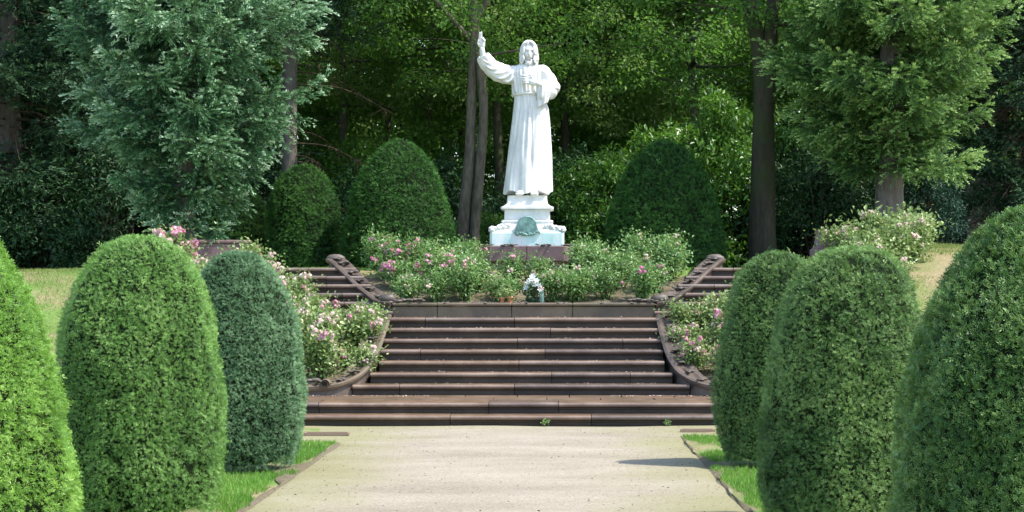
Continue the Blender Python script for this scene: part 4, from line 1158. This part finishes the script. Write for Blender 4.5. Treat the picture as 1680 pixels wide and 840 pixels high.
def shrub(seed, rx, ry, h, ncl, nper, leaf, lmat, clr=(.25, .5), asp=.4, skirt=0.0):
    r = np.random.default_rng(seed); sb_, fb = MB(), MB()
    u = r.random(ncl); a = r.uniform(0, 2 * PI, ncl); el = np.arcsin(u * (1 - skirt) + skirt)
    k = r.uniform(.55, 1.0, ncl) ** .5
    ir = 1 + .18 * np.sin(3 * a + seed) + .12 * np.sin(5 * a + 2 * seed)
    c = np.stack([rx * k * ir * np.cos(el) * np.cos(a), ry * k * ir * np.cos(el) * np.sin(a), h * k * np.sin(el) + .15], -1)
    for i in range(min(40, ncl)):
        limb(sb_, [(r.normal(0, .15), r.normal(0, .15), 0), c[i] * np.array([.5, .5, .6]), c[i]], .03, .006, 5, seed + i, .1, 4)
    cl = np.concatenate([c, r.uniform(*clr, (ncl, 1))], 1)
    crown_leaves(cl, r, nper, leaf, seed, fb, clr[1], 0, asp)
    return [('stems', sb_.mesh('stems', M['bark_dark'])), ('foliage', fb.mesh('foliage', lmat))]

def pxx(px, D): return (px - 907) / 3190 * D
def at(px, D, dz=0.0):
    x = pxx(px, D); return (x, D, gz(x, D) + dz)

# --- the two foreground spruces
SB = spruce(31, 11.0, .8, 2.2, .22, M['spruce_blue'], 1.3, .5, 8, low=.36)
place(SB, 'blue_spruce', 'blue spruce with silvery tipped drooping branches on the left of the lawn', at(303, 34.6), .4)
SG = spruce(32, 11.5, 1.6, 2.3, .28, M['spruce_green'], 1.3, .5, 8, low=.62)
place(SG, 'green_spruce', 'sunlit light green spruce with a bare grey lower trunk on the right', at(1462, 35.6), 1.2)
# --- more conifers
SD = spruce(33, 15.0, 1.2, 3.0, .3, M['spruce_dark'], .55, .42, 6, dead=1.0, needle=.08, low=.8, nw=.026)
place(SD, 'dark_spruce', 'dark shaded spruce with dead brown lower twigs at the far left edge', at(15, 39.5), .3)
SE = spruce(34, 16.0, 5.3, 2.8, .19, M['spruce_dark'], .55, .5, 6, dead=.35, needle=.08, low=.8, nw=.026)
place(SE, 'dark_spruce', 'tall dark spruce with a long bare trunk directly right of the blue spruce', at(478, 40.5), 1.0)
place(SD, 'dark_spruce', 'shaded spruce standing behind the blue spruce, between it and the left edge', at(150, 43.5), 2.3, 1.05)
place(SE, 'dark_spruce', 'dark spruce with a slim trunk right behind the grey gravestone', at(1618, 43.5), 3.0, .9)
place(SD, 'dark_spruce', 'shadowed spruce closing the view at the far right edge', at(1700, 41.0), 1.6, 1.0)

# --- trees with visible trunks
T1 = broadleaf(41, [([(-.12, 0, -.2), (-.06, 0, 1.0), (.05, .1, 2.4), (.10, .1, 4.0), (.16, .1, 6.5), (.1, .1, 10), (.2, 0, 13.5)], .15, .05),
                    ([(.10, -.1, -.2), (.16, -.1, .8), (.27, -.05, 2.2), (.33, 0, 3.4), (.18, .1, 4.7), (.16, .1, 5.3)], .11, .08),
                    ([(.13, .1, 5.0), (.45, .1, 5.6), (.55, .0, 6.6), (.9, -.1, 9.5)], .09, .03),
                    ([(.12, .1, 4.6), (-.5, 0, 5.3), (-1.0, -.1, 5.9), (-1.9, -.1, 6.6)], .06, .02)],
               12, 4.3, 3.1, 85, 420, .095, M['beech'], M['bark_birch'], (.4, .8), off=(.2, .6))
place(T1, 'twin_trunk_tree', 'leaning twin trunk tree with mottled bark just left of the statue', at(766, 38.5))
T2 = broadleaf(42, [([(0, 0, -.2), (-.02, 0, .6), (0, 0, 2.2), (.0, 0, 3.4), (-.12, 0, 4.5), (-.45, .1, 6.2), (-.7, .1, 10)], .33, .08),
                    ([(.03, 0, 3.2), (.12, 0, 4.2), (.22, .1, 5.4), (.5, .1, 8), (.8, 0, 11.5)], .2, .05)],
               11.5, 4.4, 3.0, 75, 420, .10, M['beech'], M['bark_dark'], (.4, .8), off=(-.1, .4))
place(T2, 'forked_tree', 'thick dark mossy trunk forking at the top, right of the rhododendron', at(1252, 37.4))
TV = []
for i, (H, z0, R, lm, bk, rt) in enumerate(((10.5, 3.9, 2.9, 'birch', 'bark_grey', .12), (11, 4.0, 3.2, 'beech', 'bark_dark', .16), (10, 2.0, 2.8, 'beech', 'bark_grey', .13), (11.5, 3.6, 3.2, 'birch', 'bark_dark', .17))):
    rr = random.Random(60 + i)
    P = [(0, 0, -.2), (rr.uniform(-.1, .1), 0, 2), (rr.uniform(-.3, .3), .1, 4.5), (rr.uniform(-.4, .4), 0, 8), (rr.uniform(-.5, .5), 0, H - 1)]
    TV.append(broadleaf(50 + i, [(P, rt, .03)], H, z0, R, 95, 400, .115, M[lm], M[bk], (.4, .85), droop=.3 if lm == 'birch' else 0))
names = ['broadleaf_tree'] * 4
spec = [  # px, D, variant, scale, label
    (705, 46.0, 0, 1.0, 'slender pale trunked tree behind the broadest yew cone'),
    (820, 43.5, 1, 1.0, 'dark trunked tree standing directly behind the statue'),
    (935, 45.0, 3, .95, 'tree with hanging yellow green leaves just right of the statue'),
    (1040, 46.5, 0, 1.0, 'slim tree rising behind the left side of the rhododendron'),
    (1150, 44.5, 2, 1.05, 'dense green tree above the middle of the rhododendron'),
    (625, 48.5, 2, 1.0, 'leafy tree seen between the tall dark spruce and the twin trunk tree'),
    (1330, 44.5, 1, 1.0, 'shaded tree between the forked trunk and the light green spruce'),
    (560, 46.5, 2, 1.0, 'leafy tree behind the gap between the upright yew column and the broadest cone'),
    (870, 50.0, 2, 1.1, 'taller leafy tree filling the gap over the statue head'),
]
for px, D, v, s, lab in spec:
    place(TV[v], 'broadleaf_tree', lab, at(px, D), px * .7, s)
rr = random.Random(8)
WG = 'trees of the wood behind the clearing'
for i, (px, D) in enumerate(((-140, 46), (60, 49), (250, 48), (400, 47), (520, 52), (760, 54), (990, 53), (1090, 55), (1240, 50), (1420, 49), (1540, 47.5), (1760, 49), (320, 56), (660, 57), (1340, 57), (1640, 55), (140, 58), (880, 60), (1180, 61), (480, 62), (1500, 62), (0, 63), (740, 66), (1040, 67), (1700, 65), (280, 68), (1320, 69))):
    place(TV[i % 4], 'broadleaf_tree', 'leafy broadleaf tree deep in the shaded wood behind the clearing', at(px, D), rr.uniform(0, 6), rr.uniform(.95, 1.25), WG)
# --- undergrowth
RH = [shrub(70 + i, 1.35, 1.2, 2.6, 130, 150, .12, M['rhodo'], (.22, .42)) for i in range(2)]
for px, D, v, s, lab in ((1200, 41.5, 0, (1.15, 1.1, 1.42), 'tallest bright green rhododendron, right behind the wide yew cone'),
                         (1085, 41.0, 1, (1.0, 1.0, 1.22), 'bright green rhododendron rising over the top of the wide yew cone'),
                         (990, 40.2, 0, (.85, .9, .98), 'lower rhododendron with pale leaf tips between the statue and the wide yew cone')):
    place(RH[v], 'rhododendron', lab, at(px, D), px, s, None, 'shrub')
place(RH[1], 'laurel_bush', 'small bright green bush between the twin trunk tree and the statue pedestal', at(806, 40.5), 1, (.4, .4, .5), None, 'shrub')
HZ = [shrub(95 + i, 1.5, 1.3, 3.2, 120, 190, .10, M['beech'], (.3, .5), .55) for i in range(2)]
for i, (px, D, s, lab) in enumerate(((610, 44.5, 1.0, 'leafy green bush in the gap right of the bare spruce trunk'), (700, 45.5, 1.15, 'leafy green bush left of the twin trunk tree, behind the broadest yew cone'), (905, 46.0, 1.25, 'tall leafy bush in the wood right behind the statue'), (1000, 47.0, 1.2, 'leafy bush in the wood between the statue and the rhododendron'), (520, 47.0, 1.2, 'leafy bush behind the upright yew column, right of the bare spruce trunk'), (1420, 46.5, 1.3, 'leafy bush deep behind the light green spruce'))):
    place(HZ[i % 2], 'hazel_bush', lab, at(px, D), px, s, None, 'shrub')
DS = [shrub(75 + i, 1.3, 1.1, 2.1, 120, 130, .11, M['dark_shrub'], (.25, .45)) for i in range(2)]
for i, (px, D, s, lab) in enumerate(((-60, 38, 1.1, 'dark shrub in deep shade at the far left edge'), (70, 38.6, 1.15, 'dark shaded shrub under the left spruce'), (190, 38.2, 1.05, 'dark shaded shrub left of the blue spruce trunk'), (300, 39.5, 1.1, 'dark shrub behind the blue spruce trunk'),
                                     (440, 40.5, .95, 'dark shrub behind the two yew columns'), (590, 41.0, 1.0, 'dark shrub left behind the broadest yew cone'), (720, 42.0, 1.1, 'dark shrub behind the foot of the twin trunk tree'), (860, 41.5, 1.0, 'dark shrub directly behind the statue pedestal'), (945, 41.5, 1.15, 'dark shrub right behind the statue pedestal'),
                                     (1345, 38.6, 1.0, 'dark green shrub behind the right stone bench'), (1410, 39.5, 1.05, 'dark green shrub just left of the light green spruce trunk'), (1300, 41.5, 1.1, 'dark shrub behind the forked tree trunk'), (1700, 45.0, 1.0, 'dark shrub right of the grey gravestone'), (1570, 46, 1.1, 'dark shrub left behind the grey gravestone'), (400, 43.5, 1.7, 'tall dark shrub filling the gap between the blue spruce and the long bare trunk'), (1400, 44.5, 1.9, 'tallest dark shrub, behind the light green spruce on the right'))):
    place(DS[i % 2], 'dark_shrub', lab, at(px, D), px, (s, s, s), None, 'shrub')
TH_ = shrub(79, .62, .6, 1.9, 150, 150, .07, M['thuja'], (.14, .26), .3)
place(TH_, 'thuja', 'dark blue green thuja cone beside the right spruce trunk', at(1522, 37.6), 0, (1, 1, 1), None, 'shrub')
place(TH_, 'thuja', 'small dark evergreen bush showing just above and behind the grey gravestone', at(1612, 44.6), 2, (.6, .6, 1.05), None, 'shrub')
# far wood beyond the single trees: one mass nobody could count
r = np.random.default_rng(90); fw = MB(); k = 1150
cl = np.stack([r.uniform(-30, 30, k), r.uniform(72, 84, k), 1.5 + 15 * r.random(k), r.uniform(1.0, 1.9, k)], -1)
crown_leaves(cl, r, 230, .36, 90, fw, 1.9, flat=0.0)
tag(fw.build('far_wood', M['beech']), kind='stuff')

# ------------------------------------------------------------------ stone furniture
def bench(label, loc, rz, arm):
    t = thing('stone_bench', label, 'bench', loc, rz, 'stone benches')
    b = MB(); b.box((0, 0, .42), (1.5, .48, .1), 0, 0, .015); b.build('seat', M['plinth'], t)
    b = MB(); b.box((0, .24, .60), (1.5, .12, .32), 0, 0, .01); b.box((0, .24, .79), (1.56, .17, .06), 0, 0, .015); b.build('backrest', M['plinth'], t)
    for s in (-1, 1):
        b = MB(); q = [(-.3, 0), (.16, 0), (.17, .72), (.05, .74), (-.03, .62), (-.1, .52), (-.2, .48), (-.3, .44)]
        b.loft([[(s * .66 + dx, y, z) for y, z in q] for dx in (-.06, .06)], 0, True, .5, False); b.build('arm_support', M['plinth'], t)
    return t
bench('red stone bench in front of the left yew dome, seen above the roses', at(340, 34.0, -.24), rad(12), 1)
bench('red stone bench with a curved arm below the right spruce, seen above the roses', at(1402, 34.2, -.37), rad(-25), 1)
t = thing('gravestone', 'grey stone grave pillar with a gabled cap in the wood on the right', 'gravestone', at(1606, 42.0, .34))
b = MB(); b.box((0, 0, .4), (.62, .4, 1.3), 0, 0, .01); b.build('shaft', M['grave'], t)
b = MB(); b.loft([[(x, y, z) for x, z in ((-.39, 1.05), (.39, 1.05), (.39, 1.14), (0, 1.26), (-.39, 1.14))] for y in (-.26, .26)], 0, True, .5, False); b.build('gabled_cap', M['grave'], t)
b = MB(); b.box((0, 0, -.27), (.8, .56, .3), 0, 0, .01); b.build('base', M['grave'], t)

# drain gratings at the end of the path
for (x, y, w, lab) in ((-2.62, 22.55, .52, 'rusty drain grating in the gravel at the left foot of the steps'), (1.72, 23.1, .40, 'rusty drain grating in the gravel at the right foot of the steps')):
    t = thing('drain_grating', lab, 'drain', (x, y, .03))
    b = MB()
    for s in (-1, 1): b.box((0, s * .075, 0), (w, .02, .03)); b.box((s * (w / 2 - .01), 0, 0), (.02, .13, .028))
    b.build('frame', M['iron'], t)
    b = MB(); c = int(w / .035)
    for i in range(c): b.box((-w / 2 + .03 + i * (w - .06) / (c - 1), 0, -.003), (.014, .132, .02))
    b.build('bars', M['iron'], t)

# ------------------------------------------------------------------ grass, weeds, petals
def blades(mb, x, y, h, r):
    n = len(x); z = ground_h(x, y)
    p = np.stack([x, y, z], -1); d = nrm(np.array([0, 0, 1.]) + r.normal(0, .38, (n, 3)))
    mb.leaves(p, d, r.normal(size=(n, 3)), h * r.uniform(.5, 1.3, n), .007, 0, np.clip(.5 + .2 * vnoise(p * 2, 7) + r.normal(0, .18, n), 0, 1))
gb = MB(); r = np.random.default_rng(15)
n = 46000; x = np.concatenate([AX - 1.9 - r.random(n) ** 1.3 * 2.4, AX + 1.9 + r.random(n) ** 1.3 * 2.4]); y = r.uniform(13.0, 22.3, 2 * n)
edge = .05 + .07 * vnoise(np.stack([y * 2.1, 0 * y, np.sign(x)], -1), 33)
near = np.minimum(np.hypot(x + 2.93, y - 18.2), np.hypot(x - 2.14, y - 18.6)); near = np.minimum(near, np.minimum(np.hypot(x + 3.0, y - 14.1), np.hypot(x - 2.07, y - 13.8)))
end = np.where(x < 0, 21.4, 22.6) + .12 * vnoise(np.stack([x * 3, 0 * x, 0 * x], -1), 2)
bare = ((np.hypot((x - 1.62) / .28, (y - 20.6) / .6) < 1))
ok = (np.abs(x - AX) > 1.915 + edge) & (near > .66) & (y < end) & ~bare
blades(gb, x[ok], y[ok], .06, r)
n = 60000; x = np.concatenate([r.uniform(-9.5, -4.2, n), r.uniform(4, 10, n)]); y = r.uniform(24, 36.5, 2 * n)
ok = (vnoise(np.stack([x * 1.1, y * 1.1, 0 * x], -1), 8) > -.35); dg_ = MB(); blades(dg_, x[ok], y[ok], .06, r)
tag(dg_.build('dry_grass', M['dry_grass']), kind='stuff')
n = 5000; x = np.concatenate([AX - r.uniform(2.6, 4.4, n), AX + r.uniform(2.6, 4.4, n)]); y = r.uniform(31.1, 33.5, 2 * n); blades(gb, x, y, .06, r)
tag(gb.build('grass', M['grass']), kind='stuff')
for (x, s, lab) in ((-.09, .8, 'small green weed growing at the foot of the lowest step near the middle'), (1.42, .7, 'small green weed at the foot of the lowest step towards the right yew')):
    b = MB(); n = 60; c = r.normal(0, 1, (n, 3)) * np.array([.03, .015, .03]) * s + np.array([0, 0, .07 * s]); c[:, 2] = np.abs(c[:, 2])
    b.leaves(c, r.normal(size=(n, 3)) + np.array([0, 0, .8]), r.normal(size=(n, 3)), .04 * s, .02 * s, 0, .5 + .5 * r.random(n))
    o = b.build('weed', M['rose_leaf_green']); o.location = (x, 24.1, .0); tag(o, lab, 'weed')
fp = MB(); n = 420
u = r.random(n); side = r.choice([-1, 1], n, p=[.45, .55])
x = AX + side * r.uniform(1.2, 3.1, n); y = 25.98 + r.normal(0, .06, n); z = np.full(n, .292)
k = 240; x[:k] = AX + r.uniform(-2, 2, k); st_k = r.integers(0, 7, k); y[:k] = 26.3 + .34 * st_k + r.uniform(.1, .3, k); z[:k] = .28 + R1 * (st_k + 1) + .008
fp.leaves(np.stack([x, y, z], -1), np.stack([r.normal(size=n), r.normal(size=n), .1 + 0 * x], -1), np.array([[0, 0, 1.]]) + r.normal(0, .3, (n, 3)), r.uniform(.012, .03, n), r.uniform(.012, .022, n), 0, r.random(n))
tag(fp.build('fallen_petals', M['rose_pale']), kind='stuff')
db = MB(); n = 1500; x = AX + 2.05 * np.sign(r.uniform(-1, 1, n)) * r.random(n) ** .6; y = r.uniform(13, 24, n)
db.leaves(np.stack([x, y, np.full(n, .022)], -1), np.stack([r.normal(size=n), r.normal(size=n), .05 + 0 * x], -1), np.array([[0, 0, 1.]]) + r.normal(0, .35, (n, 3)), r.uniform(.008, .03, n), r.uniform(.006, .014, n), 0, r.random(n))
tag(db.build('fallen_bits', M['dead_twig']), kind='stuff')
